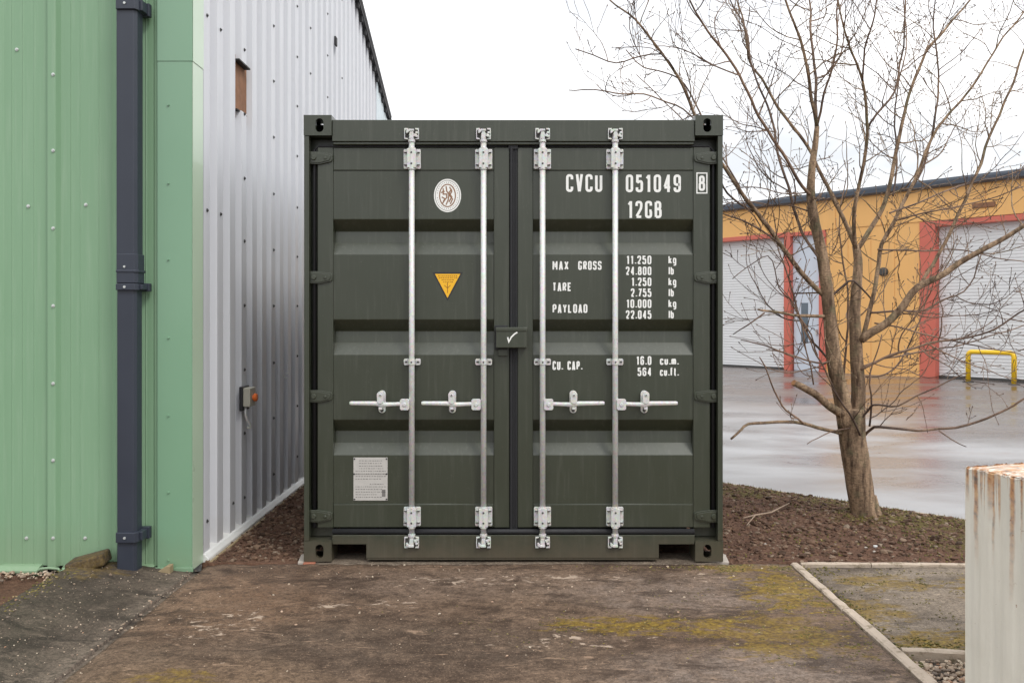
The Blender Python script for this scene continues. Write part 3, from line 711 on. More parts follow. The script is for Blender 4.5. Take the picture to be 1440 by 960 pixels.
# ------------------------------------------------------------------ rust streaked white box, right foreground
rb = empty('steel_box', (1.9, -1.9, 0), 'white painted steel box streaked with rust at the right edge', 'steel box')
C0 = Vector((1.732, -1.70)); SD = Vector((.31, -.95)).normalized(); BKD = Vector((.95, .31)).normalized()
TOPZ = .861
def RP(s, b, z): p = C0 + SD*s + BKD*b; return Vector((p.x, p.y, z))
LS, LB = 1.15, 1.3
mb = MB()
def flute(u):  # depth of the fluting along the side
    q_ = (u/.098) % 1.0
    return .0014*(min(1, max(0, (q_-.15)/.12)) - min(1, max(0, (q_-.62)/.12)))
N_S = 260; row = []
zsn = [-.06, .0, .2, .4, .6, .78, TOPZ-.020, TOPZ-.008, TOPZ]
def wallface(fn, length, nseg):
    vs_ = []; 
    for i in range(nseg+1):
        u = length*i/nseg
        for j, z in enumerate(zsn):
            d_ = flute(u)*(1 if j < 6 else .55 if j == 6 else 0); zz = z
            if j >= 7: zz += .006*noise.noise(Vector((u*30, 1, 3)))+.004*noise.noise(Vector((u*90, 5, 3)))
            inn = 0 if j < 8 else .010
            vs_.append(fn(u, d_+inn+.0025*noise.noise(Vector((u*12, z*9, 0))), zz))
    k = len(zsn)
    mb.add(vs_, [(i*k+j, (i+1)*k+j, (i+1)*k+j+1, i*k+j+1) for i in range(nseg) for j in range(k-1)])
wallface(lambda u, d_, z: RP(u, d_, z), LS, N_S)
wallface(lambda u, d_, z: RP(d_, u, z), LB, 260)
wallface(lambda u, d_, z: RP(LS-d_, u, z), LB, 200)
wallface(lambda u, d_, z: RP(u, LB-d_, z), LS, 200)
mb.build('side_panel', M_RUSTBOX, rb, smooth=False)
mb = MB(); ng = 50; vs_ = []
for i in range(ng+1):
    for j in range(ng+1):
        vs_.append(RP(.004+(LS-.008)*i/ng, .004+(LB-.008)*j/ng, TOPZ-.003+.006*noise.noise(Vector((i*.35, j*.35, 1)))))
mb.add(vs_, [(i*(ng+1)+j, (i+1)*(ng+1)+j, (i+1)*(ng+1)+j+1, i*(ng+1)+j+1) for i in range(ng) for j in range(ng)])
mb.build('lid', M_RUSTBOX, rb, smooth=True)

# ------------------------------------------------------------------ shipping container
ct = empty('shipping_container', (0, 1.5, .01), 'dark green ten-foot shipping container with four galvanised door bars', 'shipping container')
W2 = 1.219; Z0, Z1 = .012, 2.604; LEN = 2.991
YD = .040      # door face
def casting(sx, top, front=True):
    mb = MB(); x0, x1 = sx*W2, sx*(W2-.162); z0, z1 = (Z1-.118, Z1) if top else (Z0, Z0+.118)
    y0, y1 = (0, .178) if front else (LEN-.178, LEN)
    xa, xb = min(x0, x1), max(x0, x1); t = .028
    hx = sx*(W2-.092+.0); zc = (z0+z1)/2
    # front plate with an oval hole: ring of quads between rectangle and stadium
    n = 24; hw, hh_ = .0235, .040; yf, yb_ = (y0, y0+t) if front else (y1, y1-t)
    ovl = []; rect = []
    for k in range(n):
        an = 2*math.pi*(k+.5)/n; c_, s_ = math.cos(an), math.sin(an)
        ex = hw*c_; ez = (hh_-hw)*(1 if s_ > 0 else -1) + hw*s_
        ovl.append((hx+ex, zc+ez))
        kx = ((xb if c_ > 0 else xa)-hx)/c_ if abs(c_) > 1e-6 else 1e9; kz = ((z1 if s_ > 0 else z0)-zc)/s_ if abs(s_) > 1e-6 else 1e9
        k_ = min(abs(kx), abs(kz)); rect.append((hx+c_*k_, zc+s_*k_))
    # corners snap
    for cx_, cz_ in ((xa, z0), (xa, z1), (xb, z0), (xb, z1)):
        i_ = min(range(n), key=lambda i: (rect[i][0]-cx_)**2+(rect[i][1]-cz_)**2); rect[i_] = (cx_, cz_)
    vs_ = [(x, yf, z) for x, z in rect]+[(x, yf, z) for x, z in ovl]+[(x, yb_, z) for x, z in ovl]
    fs = [(k, (k+1)%n, (k+1)%n+n, k+n) for k in range(n)]+[(k+n, (k+1)%n+n, (k+1)%n+2*n, k+2*n) for k in range(n)]
    mb.add(vs_, fs)
    # the other walls
    mb.box((xa, min(yf, yb_)+.0004 if front else y0, z0), (xa+.012, y1-.0004, z1)); mb.box((xb-.012, min(yf, yb_)+.0004 if front else y0, z0), (xb, y1-.0004, z1))
    mb.box((xa+.0124, y0+.0004, z0), (xb-.0124, y1-.0004, z0+.012)); mb.box((xa+.0124, y0+.0004, z1-.012), (xb-.0124, y1-.0004, z1))
    return mb.build('corner_casting', M_CONT, ct, bevel=.0)
for sx in (-1, 1):
    for top in (0, 1):
        casting(sx, top); casting(sx, top, False)
def dk(o): return o
# inner backing of casting holes
mb = MB()
# header, with lower lip
xh = W2-.163
mb = MB()
zt, zl = zat(168.6, .012), zat(199, .012)
mb.box((-xh, .012, zl), (xh, .10, zt)); mb.build('header', M_CONT, ct, bevel=.003)
mb = MB(); mb.box((-xh+.004, .020, zat(203.5, .02)), (xh-.004, .10, zl-.0006)); mb.build('header_lip', M_CONT, ct, bevel=.004)
# sill with two notches
zs0, zs1 = zat(784.5, .012), zat(752, .012)
mb = MB(); xn = xat(515, .012); zn = zat(765, .012)
mb.prism([(-xh, zn), (xn, zn), (xn, zs0), (-xn-.01, zs0), (-xn-.01, zn), (xh, zn), (xh, zs1), (-xh, zs1)], 'y', .012, .10)
mb.build('sill', M_CONT, ct, bevel=.0025)
mb = MB(); mb.box((xn+.003, .016, zs0-.010), (-xn-.013, .08, zs0-.001)); mb.build('sill_lip', M_CONT, ct)
mb = MB(); mb.box((-xh, .25, Z0+.03), (xh, LEN-.2, Z0+.14)); mb.build('floor_frame', M_GASK, ct)
mb = MB(); mb.tube([(-xh, .030, zat(747, .03)), (xh, .030, zat(747, .03))], .017, 10); mb.build('bottom_gasket', M_GASK, ct, smooth=True)
# corner posts, front and rear
for sx in (-1, 1):
    mb = MB(); zp0, zp1 = Z0+.1185, Z1-.1185
    mb.box((sx*W2*.9995, .004, zp0), (sx*(W2-.030), .045, zp1))
    mb.box((sx*(W2-.002), .0455, zp0), (sx*(W2-.012), .16, zp1)); mb.box((sx*(W2-.013), .11, zp0), (sx*(W2-.15), .16, zp1))
    mb.build('corner_post', M_CONT, ct, bevel=.003)
    mb = MB(); mb.box((sx*W2*.999, LEN-.16, zp0), (sx*(W2-.10), LEN-.01, zp1)); mb.build('corner_post', M_CONT, ct, bevel=.003)
    # corrugated side
    mb = MB(); y = .161; pts = []
    while y < LEN-.17:
        pts += [(y, 0), (y+.07, 0), (y+.14, .036), (y+.21, .036)]; y += .278
    pts = [(a_, b_) for a_, b_ in pts if a_ < LEN-.162]; n = len(pts); za, zb = Z0+.16, Z1-.06
    mb.add([(sx*(W2-.014-b_), a_, za) for a_, b_ in pts]+[(sx*(W2-.014-b_), a_, zb) for a_, b_ in pts], [(i, i+1, i+1+n, i+n) for i in range(n-1)])
    mb.build('side_wall', M_CONT, ct)
    mb = MB(); mb.box((sx*(W2-.004), .178, Z1-.066), (sx*(W2-.06), LEN-.178, Z1-.006)); mb.box((sx*(W2-.004), .178, Z0+.02), (sx*(W2-.05), LEN-.178, Z0+.17)); mb.build('side_rail', M_CONT, ct, bevel=.003)
mb = MB(); y = .11; pts = []
while y < LEN-.1:
    pts += [(y, 0), (y+.09, 0), (y+.104, .02), (y+.195, .02)]; y += .209
n = len(pts); mb.add([(-W2+.06, a_, Z1-.034+b_) for a_, b_ in pts]+[(W2-.06, a_, Z1-.034+b_) for a_, b_ in pts], [(i, i+1, i+1+n, i+n) for i in range(n-1)]); mb.build('roof', M_CONT, ct)
mb = MB(); mb.box((-W2+.09, LEN-.06, Z0+.1), (W2-.09, LEN-.03, Z1-.03)); mb.build('rear_wall', M_CONT, ct)

def px_rect(mb, x0, y0, x1, y1, ya, yb):
    """box whose front face (at depth ya) covers the measured rectangle"""
    mb.box((xat(x0, ya), ya, zat(y1, ya)), (xat(x1, ya), yb, zat(y0, ya)))
def P2(px, py, Y): return PX(px, py, Y)

doors = {}
for side in ('l', 'r'):
    X = (lambda v: v) if side == 'l' else (lambda v: 2*CX - v)
    xo, xi, po, pi_ = X(446.5), X(716.5), X(468.5), X(694.5)
    if side == 'r': po, pi_, xo = 975.0, 749.5, 998.5; xi = 728
    mb = MB()
    # stiles run full height, rails butt between them
    px_rect(mb, xo, 207.5, po, 741.5, YD, YD+.055); px_rect(mb, pi_, 207.5, xi, 741.5, YD, YD+.055)
    px_rect(mb, po+(.3 if side == 'l' else -.3), 207.8, pi_-(.3 if side == 'l' else -.3), 239.5, YD+.001, YD+.055)
    px_rect(mb, po+(.3 if side == 'l' else -.3), 708.5, pi_-(.3 if side == 'l' else -.3), 741.2, YD+.001, YD+.055)
    dr = mb.build('door', M_CONT, ct, bevel=.0035); doors[side] = dr
    tag(dr, label='left door with round seal and yellow triangle' if side == 'l' else 'right door with white lettering')
    # panel with three pressed grooves
    yp = YD+.006; dp_ = .062
    prof_ = [(yp, zat(239.2, yp))]
    for (a_, b_, c_, d_) in ((308.5, 325.5, 341.5, 358), (449.3, 465.3, 481.5, 498.8), (590, 605, 622, 639.4)):
        prof_ += [(yp, zat(a_, yp)), (yp+.056, zat(b_, yp+.056)), (yp+.049, zat(c_, yp+.049)), (yp, zat(d_, yp))]
    prof_.append((yp, zat(709, yp)))
    xa, xb = xat(min(po, pi_)+.2, YD), xat(max(po, pi_)-.2, YD); n = len(prof_)
    mb = MB(); mb.add([(xa, a_, z) for a_, z in prof_]+[(xb, a_, z) for a_, z in prof_], [(i, i+n, i+1+n, i+1) for i in range(n-1)])
    pn = mb.build('door_panel', M_CONT, dr, bevel=.003)
    # weld seam lines
    mb = MB()
    for py in (239.7, 708.3): mb.tube([(xa, yp-.001, zat(py, yp)), (xb, yp-.001, zat(py, yp))], .003, 6)
    mb.build('weld_seam', M_CONT, dr, smooth=True)
    # rubber gasket round the outside edge
    mb = MB(); go = xat(xo, YD); gx = go + (-.020 if side == 'l' else .020)
    zt_, zb_ = zat(205.2, .03), zat(747, .03)
    mb.tube([(xat(xi, YD), .045, zt_), (go+(.01 if side == 'l' else -.01), .045, zt_), (gx, .05, zt_-.02), (gx, .05, zb_+.02)], [.0075, .0075, .009, .012], 8)
    mb.build('door_gasket', M_GASK, dr, smooth=True)
    # hinges
    for hy in (222, 390, 557, 725.5):
        mb = MB(); sgn = 1 if side == 'l' else -1; yh = YD-.012
        xr = xat(X(434.5) if side == 'l' else 1010.0, yh); xt = xat(X(467.5) if side == 'l' else 976.5, yh); zc = zat(hy, yh)
        mb.prism([(xr, zc-.035), (xr+sgn*.06, zc-.038), (xt-sgn*.008, zc-.022), (xt, zc-.008), (xt, zc+.014), (xt-sgn*.01, zc+.024), (xr+sgn*.05, zc+.036), (xr, zc+.036)], 'y', yh, YD-.0005)
        mb.prism([(xr+sgn*.012, zc-.027), (xr+sgn*.06, zc-.030), (xt-sgn*.020, zc-.016), (xt-sgn*.012, zc-.004), (xt-sgn*.012, zc+.010), (xt-sgn*.02, zc+.016), (xr+sgn*.05, zc+.028), (xr+sgn*.012, zc+.028)], 'y', yh-.005, yh-.0005)
        mb.tube([(xr+sgn*.028, yh-.0055, zc), (xr+sgn*.028, yh-.013, zc)], [.017, .014], 12)
        mb.tube([(xr+sgn*.095, yh-.0055, zc-.002), (xr+sgn*.095, yh-.009, zc-.002)], [.010, .008], 10)
        mb.tube([(xr-sgn*.006, yh+.012, zc-.046), (xr-sgn*.006, yh+.012, zc+.046)], .012, 10)
        mb.build('hinge', M_CONT, dr, bevel=.002)
# centre gasket between the doors
mb = MB(); xg = xat(722.3, YD)
mb.box((xat(716.8, YD), YD+.002, zat(749, YD)), (xat(727.8, YD), YD+.03, zat(205.6, YD))); 
mb.tube([(xat(719, YD), YD-.002, zat(748, YD)), (xat(719, YD), YD-.002, zat(206, YD))], .010, 8)
mb.tube([(xat(725.5, YD), YD+.004, zat(748, YD)), (xat(725.5, YD), YD+.004, zat(206, YD))], .007, 8)
mb.box((xat(715, YD), YD-.008, zat(210, YD)), (xat(728.5, YD), YD+.01, zat(194, .01)))
mb.build('centre_gasket', M_GASK, ct, bevel=.002)

# locking bars
def lockbar(px, sgn, hx0, hx1, rx, nm):
    """px of the rod, handle from block at hx0 to tip hx1, retainer at rx"""
    YR = .006; x = xat(px, YR); r = .0165
    def rivet(p_, r_3): q__ = MB(); q__.tube(p_, r_3, 8); q__.build('rivet', M_DARKMETAL, bar)
    mb = MB(); mb.tube([(x, YR, zat(768, YR)), (x, YR, zat(188, YR))], r, 16); bar = mb.build('locking_bar', M_GALV, ct, smooth=True)
    for top in (1, 0):
        # guide bracket bolted to the door rail
        y0, y1 = (208.5, 237.5) if top else (713, 741)
        mb = MB(); za, zb = zat(y1, YR), zat(y0, YR)
        for s_ in (-1, 1):
            xa, xb = x+s_*.019, x+s_*.050
            c_ = .006
            mb.prism([(xa, za+.002), (xb-s_*c_, za+.002), (xb, za+c_), (xb, zb-c_), (xb-s_*c_, zb-.002), (xa, zb-.002)], 'y', .024, YD+.0005)
            for zz in (za+.024, zb-.024):
                mb.tube([(x+s_*.035, .0238, zz), (x+s_*.035, .016, zz)], [.009, .007], 6)
        mb.prism([(x-.026, za+.004), (x+.026, za+.004), (x+.026, zb-.004), (x-.026, zb-.004)], 'y', -.013, .024)
        mb.tube([(x, YR, za-.006), (x, YR, zb+.004)], .0215, 12)
        mb.build('bracket', M_GALV, bar, bevel=.003)
        for s_ in (-1, 1):
            for zz in (za+.024, zb-.024): rivet([(x+s_*.038-.008, .0135, zz), (x+s_*.038+.008, .0135, zz)], .0038)
        for zz in (za+.028, zb-.028): rivet([(x, -.0128, zz), (x, -.0168, zz)], .006)
        # cam end and keeper
        zc = zat(189.5, YR) if top else zat(761, YR); sg = 1 if top else -1
        mb = MB()
        mb.tube([(x, YR, zc-sg*.045), (x, YR, zc-sg*.028)], .021, 12)
        mb.prism([(x-.012, zc-.026), (x+.012, zc-.026), (x+.012, zc+.0), (x+.009, zc+.022), (x-.009, zc+.022), (x-.012, zc+.0)], 'y', -.012, .014)
        mb.prism([(x-.030, zc+sg*.022), (x-.012, zc+sg*.030), (x+.014, zc+sg*.029), (x+.014, zc+sg*.018), (x-.010, zc+sg*.017), (x-.022, zc+sg*.006), (x-.030, zc+sg*.004)], 'y', -.016, .012)
        mb.prism([(x+.012, zc-sg*.012), (x+.036, zc-sg*.020), (x+.038, zc-sg*.008), (x+.020, zc+sg*.004)], 'y', -.014, .012)
        mb.tube([(x+.030, -.015, zc+sg*.008), (x+.030, .012, zc+sg*.008)], .008, 8)
        mb.build('cam', M_GALV, bar, bevel=.002)
        for s_ in (-1, 1):
            mb = MB()
            mb.prism([(x+s_*.020, zc+sg*.036), (x+s_*.042, zc+sg*.036), (x+s_*.043, zc+sg*.004), (x+s_*.042, zc-sg*.028), (x+s_*.022, zc-sg*.030), (x+s_*.022, zc-sg*.023), (x+s_*.037, zc-sg*.020), (x+s_*.038, zc+sg*.006), (x+s_*.036, zc+sg*.026), (x+s_*.022, zc+sg*.028)], 'y', -.004, .0115)
            mb.build('cam_keeper', M_GALV, bar, bevel=.0015)
        mb = MB(); mb.prism([(x-.036, zc-.034), (x+.036, zc-.034), (x+.036, zc+.034), (x-.036, zc+.034)], 'y', .007, .0118); mb.build('keeper_shadow_plate', M_DARKMETAL, bar)  # dark plate put in as the shade between cam and keepers
    # mid guide
    zc = zat(509, YR); mb = MB()
    for s_ in (-1, 1):
        mb.prism([(x+s_*.020, zc-.019), (x+s_*.044, zc-.019), (x+s_*.049, zc-.012), (x+s_*.049, zc+.012), (x+s_*.044, zc+.019), (x+s_*.020, zc+.019)], 'y', .022, YD+.005)
    mb.tube([(x, YR, zc-.016), (x, YR, zc+.016)], .0215, 14)
    mb.build('guide', M_GALV, bar, bevel=.002)
    for s_ in (-1, 1): rivet([(x+s_*.028, .0215, zc), (x+s_*.042, .0215, zc)], .005)
    rivet([(x, -.0155, zc), (x, -.0185, zc)], .005)
    # handle
    zc = zat(568.5, -.01); mb = MB(); yb = -.012
    bx0, bx1 = xat(hx0, yb), xat(hx0+sgn*13, yb)
    xa, xb = min(bx0, bx1), max(bx0, bx1); c_ = .007
    mb.prism([(xa+c_, zc-.032), (xb-c_, zc-.032), (xb, zc-.032+c_), (xb, zc+.032-c_), (xb-c_, zc+.032), (xa+c_, zc+.032), (xa, zc+.032-c_), (xa, zc-.032+c_)], 'y', yb-.008, yb+.022)
    mb.tube([((xa+xb)/2, yb-.008, zc), ((xa+xb)/2, yb-.014, zc)], [.012, .010], 12)
    tip = xat(hx1, -.03); st_ = xat(hx0+sgn*13, -.02)
    zl = zc+.004
    pts = [(st_-sgn*.01, yb, zl), (st_+sgn*.04, yb-.004, zl-.002), (xat(rx, -.02)-sgn*.02, yb-.012, zl-.003), (xat(rx, -.02), yb-.012, zl+.0), (xat(rx, -.02)+sgn*.03, yb-.014, zl+.003), (tip-sgn*.01, yb-.016, zl+.005), (tip, yb-.016, zl+.005)]
    mb.tube(pts, [.012, .012, .014, .016, .014, .012, .009], 10, flat=.6)
    mb.build('handle', M_GALV, bar, bevel=.0015)
    # catch
    xr = xat(rx, -.015); mb = MB()
    def stad(zc_, h, w_, y0, y1):
        pts_ = []
        for k in range(16):
            an = 2*math.pi*k/16; pts_.append((xr+w_*math.cos(an), zc_+(h-w_)*(1 if math.sin(an) >= 0 else -1)+w_*math.sin(an)))
        mb.prism(pts_, 'y', y0, y1)
    zr = zat(565.8, -.015)
    stad(zr, .066, .0215, .030, YD+.005)
    stad(zr+.030, .036, .020, -.038, -.030)
    mb.box((xr-.010, -.030, zr+.022), (xr+.010, .030, zr+.040)); mb.box((xr-.010, -.034, zr-.040), (xr+.010, .030, zr-.028))
    mb.tube([(xr, -.038, zr+.045), (xr, -.043, zr+.045)], .008, 10)
    mb.build('handle_catch', M_GALV, bar, bevel=.002)
    rivet([(xr, .0295, zr-.050), (xr, .026, zr-.050)], .010); rivet([(xr, -.0432, zr+.045), (xr, -.045, zr+.045)], .004)
lockbar(579, -1, 575.5, 491.5, 535.5, '')
lockbar(680, -1, 676, 592.5, 635.5, '')
lockbar(763, 1, 765, 850, 806.8, '')
lockbar(865.2, 1, 867.2, 953, 907.7, '')

# lock box in the middle
YL = -.03
lb = MB(); px_rect(lb, 697.5, 461, 740.8, 489, YL, YD+.0)
lb.box((xat(697, YL), YL-.004, zat(466, YL)), (xat(741.5, YL), YL+.02, zat(460, YL)))
lbo = lb.build('lock_box', M_CONT, ct, bevel=.004)
mb = MB(); px_rect(mb, 695.5, 457.5, 714, 491.5, .012, YD); mb.build('lock_box_hood', M_GASK, lbo, bevel=.003)
mb = MB(); px_rect(mb, 700.5, 491, 714, 500.5, .020, YD); mb.build('lock_box_tab', M_CONT, lbo, bevel=.003)

# ---- writing: a monoline condensed stencil alphabet
def G(*strokes): return strokes
r_ = True
GL = {
'0': G((r_, [(0,.5),(0,1),(1,1),(1,0),(0,0),(0,.5)])),
'O': G((r_, [(0,.5),(0,1),(1,1),(1,0),(0,0),(0,.5)])),
'1': G((0, [(.0,.82),(.62,1)]), (0, [(.70,1.06),(.70,-.06)])),
'2': G((r_, [(0,.74),(0,1),(1,1),(1,.60),(.02,.05)]), (0, [(0,.02),(1,.02)])),
'4': G((0, [(.74,-.07),(.74,1.07)]), (0, [(.70,1.0),(.0,.27)]), (0, [(-.08,.24),(1.1,.24)])),
'5': G((0, [(.95,.99),(.10,.99),(.06,.55)]), (r_, [(.04,.54),(.4,.63),(1,.63),(1,0),(0,0),(0,.24)])),
'6': G((r_, [(.97,.78),(.97,1),(0,1),(0,0),(1,0),(1,.58),(.02,.58)])),
'9': G((r_, [(.03,.22),(.03,0),(1,0),(1,1),(0,1),(0,.42),(.98,.42)])),
'8': G((r_, [(.08,.77),(.08,1),(.92,1),(.92,.54),(.08,.54),(.08,.77)]), (r_, [(0,.25),(0,.53),(1,.53),(1,0),(0,0),(0,.25)])),
'7': G((0, [(0,.98),(1,.98),(.35,0)])),
'C': G((r_, [(1,.74),(1,1),(0,1),(0,0),(1,0),(1,.26)])),
'V': G((0, [(0,1.08),(.47,-.05)]), (0, [(1,1.08),(.53,-.05)])),
'U': G((r_, [(0,1),(0,0),(1,0),(1,1)])),
'G': G((r_, [(1,.76),(1,1),(0,1),(0,0),(1,0),(1,.40)]), (0, [(.66,.42),(1.16,.42)])),
'B': G((0, [(.02,0),(.02,1)]), (r_, [(.06,.99),(.92,.99),(.92,.54),(.10,.54)]), (r_, [(.10,.53),(1,.53),(1,.01),(.06,.01)])),
'M': G((0, [(0,-.06),(0,1.06)]), (0, [(1,-.06),(1,1.06)]), (0, [(0,1),(.45,.35),(.55,.35),(1,1)])),
'A': G((0, [(0,-.08),(.47,1.06)]), (0, [(1,-.08),(.53,1.06)]), (0, [(.16,.24),(.84,.24)])),
'X': G((0, [(0,0),(1,1)]), (0, [(0,1),(1,0)])),
'R': G((0, [(.02,0),(.02,1)]), (r_, [(.06,.99),(1,.99),(1,.50),(.10,.50)]), (0, [(.5,.50),(1,0)])),
'S': G((r_, [(1,.76),(1,1),(0,1),(0,.54),(1,.50),(1,0),(0,0),(0,.24)])),
'T': G((0, [(0,.98),(1,.98)]), (0, [(.5,.98),(.5,0)])),
'E': G((0, [(1,.98),(.02,.98),(.02,.02),(1,.02)]), (0, [(.06,.51),(.85,.51)])),
'P': G((0, [(.02,0),(.02,1)]), (r_, [(.06,.99),(1,.99),(1,.46),(.10,.46)])),
'Y': G((0, [(0,1),(.5,.45),(1,1)]), (0, [(.5,.45),(.5,0)])),
'L': G((0, [(.02,1),(.02,.02),(1,.02)])),
'D': G((0, [(.02,0),(.02,1)]), (r_, [(.06,.99),(1,.99),(1,.01),(.06,.01)])),
'.': G((0, [(.3,.0),(.3,.13)])),
'k': G((0, [(0,0),(0,1)]), (0, [(.9,.68),(.08,.28)]), (0, [(.35,.42),(1,0)])),
'g': G((r_, [(1,.35),(1,.68),(0,.68),(0,.02),(1,.02),(1,.35)]), (r_, [(1,.66),(1,-.28),(.05,-.28)])),
'l': G((0, [(.4,0),(.4,1)])),
'b': G((0, [(0,0),(0,1)]), (r_, [(.06,.68),(1,.68),(1,.02),(.06,.02)])),
'c': G((r_, [(1,.50),(1,.68),(0,.68),(0,.02),(1,.02),(1,.18)])),
'u': G((r_, [(0,.70),(0,.02),(1,.02),(1,.70)])),
'm': G((0, [(0,0),(0,.70)]), (r_, [(.04,.66),(.5,.66),(.5,0)]), (r_, [(.54,.66),(1,.66),(1,0)])),
'f': G((r_, [(.35,0),(.35,1),(1.2,1)]), (0, [(-.25,.64),(1.1,.64)])),
't': G((r_, [(.35,1),(.35,.02),(1.2,.02)]), (0, [(-.25,.66),(1.1,.66)])),
}
WD = {'.': .35, 'l': .4, '1': .75, ' ': .8, 'm': 1.35, 'M': 1.2, 'f': .85, 't': .85}
def fillet(pts, r):
    if len(pts) < 3: return pts
    closed = (Vector(pts[0])-Vector(pts[-1])).length < 1e-6
    P_ = [Vector(p) for p in pts]; out_ = [P_[0]]
    for i in range(1, len(P_)-1):
        a_, b_, c_ = P_[i-1], P_[i], P_[i+1]
        d1 = min(r, (a_-b_).length*.49); d2 = min(r, (c_-b_).length*.49)
        s_ = b_+(a_-b_).normalized()*d1; e_ = b_+(c_-b_).normalized()*d2
        for k in range(6):
            t = k/5; out_.append(s_*(1-t)**2+b_*2*t*(1-t)+e_*t*t)
    out_.append(P_[-1]); return out_
def ribbon(mb, pts, hw, y):
    P_ = []
    for p in pts:
        if not P_ or (Vector(p)-P_[-1]).length > 1e-5: P_.append(Vector(p))
    n = len(P_)
    if n < 2: return
    closed = (P_[0]-P_[-1]).length < 1e-5 and n > 3
    L_, R_ = [], []
    for i in range(n):
        if closed and i in (0, n-1): d1 = (P_[-1]-P_[-2]).normalized(); d2 = (P_[1]-P_[0]).normalized()
        else:
            d1 = (P_[i]-P_[i-1]).normalized() if i else (P_[1]-P_[0]).normalized(); d2 = (P_[i+1]-P_[i]).normalized() if i < n-1 else d1
        nn = Vector((-(d1+d2).y, (d1+d2).x)); 
        if nn.length < 1e-6: nn = Vector((-d1.y, d1.x))
        nn.normalize(); k = hw/max(.45, nn.dot(Vector((-d1.y, d1.x))))
        L_.append(P_[i]+nn*k); R_.append(P_[i]-nn*k)
    mb.add([(p.x, y, p.y) for p in L_]+[(p.x, y, p.y) for p in R_], [(i, i+1, n+i+1, n+i) for i in range(n-1)])
def text(s, px0, px1, py0, py1, y, sw=.15, gap=.34, parent=None, name='lettering', mat=None, build=True, mb=None):
    """fit string s into the measured box; sw is stroke width over cap height"""
    mb = mb or MB(); x0, x1 = xat(px0, y), xat(px1, y); zb, zt_ = zat(py1, y), zat(py0, y); h = zt_-zb; sw_ = sw*h
    tot = sum(WD.get(c_, 1) for c_ in s) + gap*(len(s)-1); u = (x1-x0)/tot; x = x0; k = 0
    for c_ in s:
        w_ = WD.get(c_, 1)*u
        for (rd, st_) in GL.get(c_, ()):
            bx, bw = x+sw_*.5, max(w_-sw_, w_*.4); bz, bh = zb+sw_*.5, h-sw_
            pts_ = [(bx+p[0]*bw, bz+p[1]*bh) for p in st_]
            if rd: pts_ = fillet(pts_, min(bw*.5, h*.22))
            ribbon(mb, pts_, sw_/2, y-.00008*(k % 7)); k += 1
        x += w_ + gap*u
    if build: return mb.build(name, mat or M_WHITEPAINT, parent)
RD = doors['r']; LD = doors['l']; YT = YD+.006-.0008
text('CVCU', 796, 847, 245, 270, YT, .145, parent=RD)
text('051049', 880, 957.5, 245.5, 270.5, YT, .145, parent=RD)
YS = YD-.0008
m8 = MB(); text('8', 982.5, 991.5, 247, 268.5, YS, .15, build=False, mb=m8)
e8 = [(980, 243.5), (994, 243.5), (994, 271.5), (980, 271.5), (980, 243.5)]
ribbon(m8, [(xat(a_, YS), zat(b_, YS)) for a_, b_ in e8], .0035, YS-.0007); m8.build('lettering', M_WHITEPAINT, RD)
text('12GB', 882.5, 930.5, 282.5, 307, YT, .145, parent=RD)
text('MAX', 777, 799.5, 367, 379.5, YT, .17, parent=RD); text('GROSS', 813, 846, 367, 379.5, YT, .17, .3, parent=RD)
text('TARE', 777, 803.5, 397, 409.5, YT, .17, .3, parent=RD); text('PAYLOAD', 777, 826, 427.5, 440, YT, .17, .3, parent=RD)
rows = (('11.250', 881, 'kg'), ('24.800', 880, 'lb'), ('1.250', 888, 'kg'), ('2.755', 887, 'lb'), ('10.000', 881, 'kg'), ('22.045', 880, 'lb'))
for i, (t_, xl, u_) in enumerate(rows):
    y0 = 359.4 + i*15.35
    text(t_, xl, 916, y0, y0+12.2, YT, .17, .28, parent=RD)
    text(u_, 940, 951 if u_ == 'kg' else 947.5, y0, y0+11.6, YT, .16, .3, parent=RD)
text('CU. CAP.', 777, 818.5, 507.5, 520, YT, .17, .3, parent=RD)
text('16.0', 895, 916, 500.6, 513, YT, .17, .3, parent=RD); text('cu.m.', 928, 954, 500.6, 513, YT, .17, .3, parent=RD)
text('564', 896.5, 916, 516.5, 528.5, YT, .17, .3, parent=RD); text('cu.ft.', 928, 954, 516.5, 528.5, YT, .17, .3, parent=RD)
# tick on the lock box
mb = MB(); YK = YL-.0008
ribbon(mb, [(xat(a_, YK), zat(b_, YK)) for a_, b_ in ((714, 474), (715.5, 480.5), (719, 474), (723.5, 469.5), (727.5, 467))], .0042, YK); mb.build('tick_mark', M_WHITEPAINT, lbo)
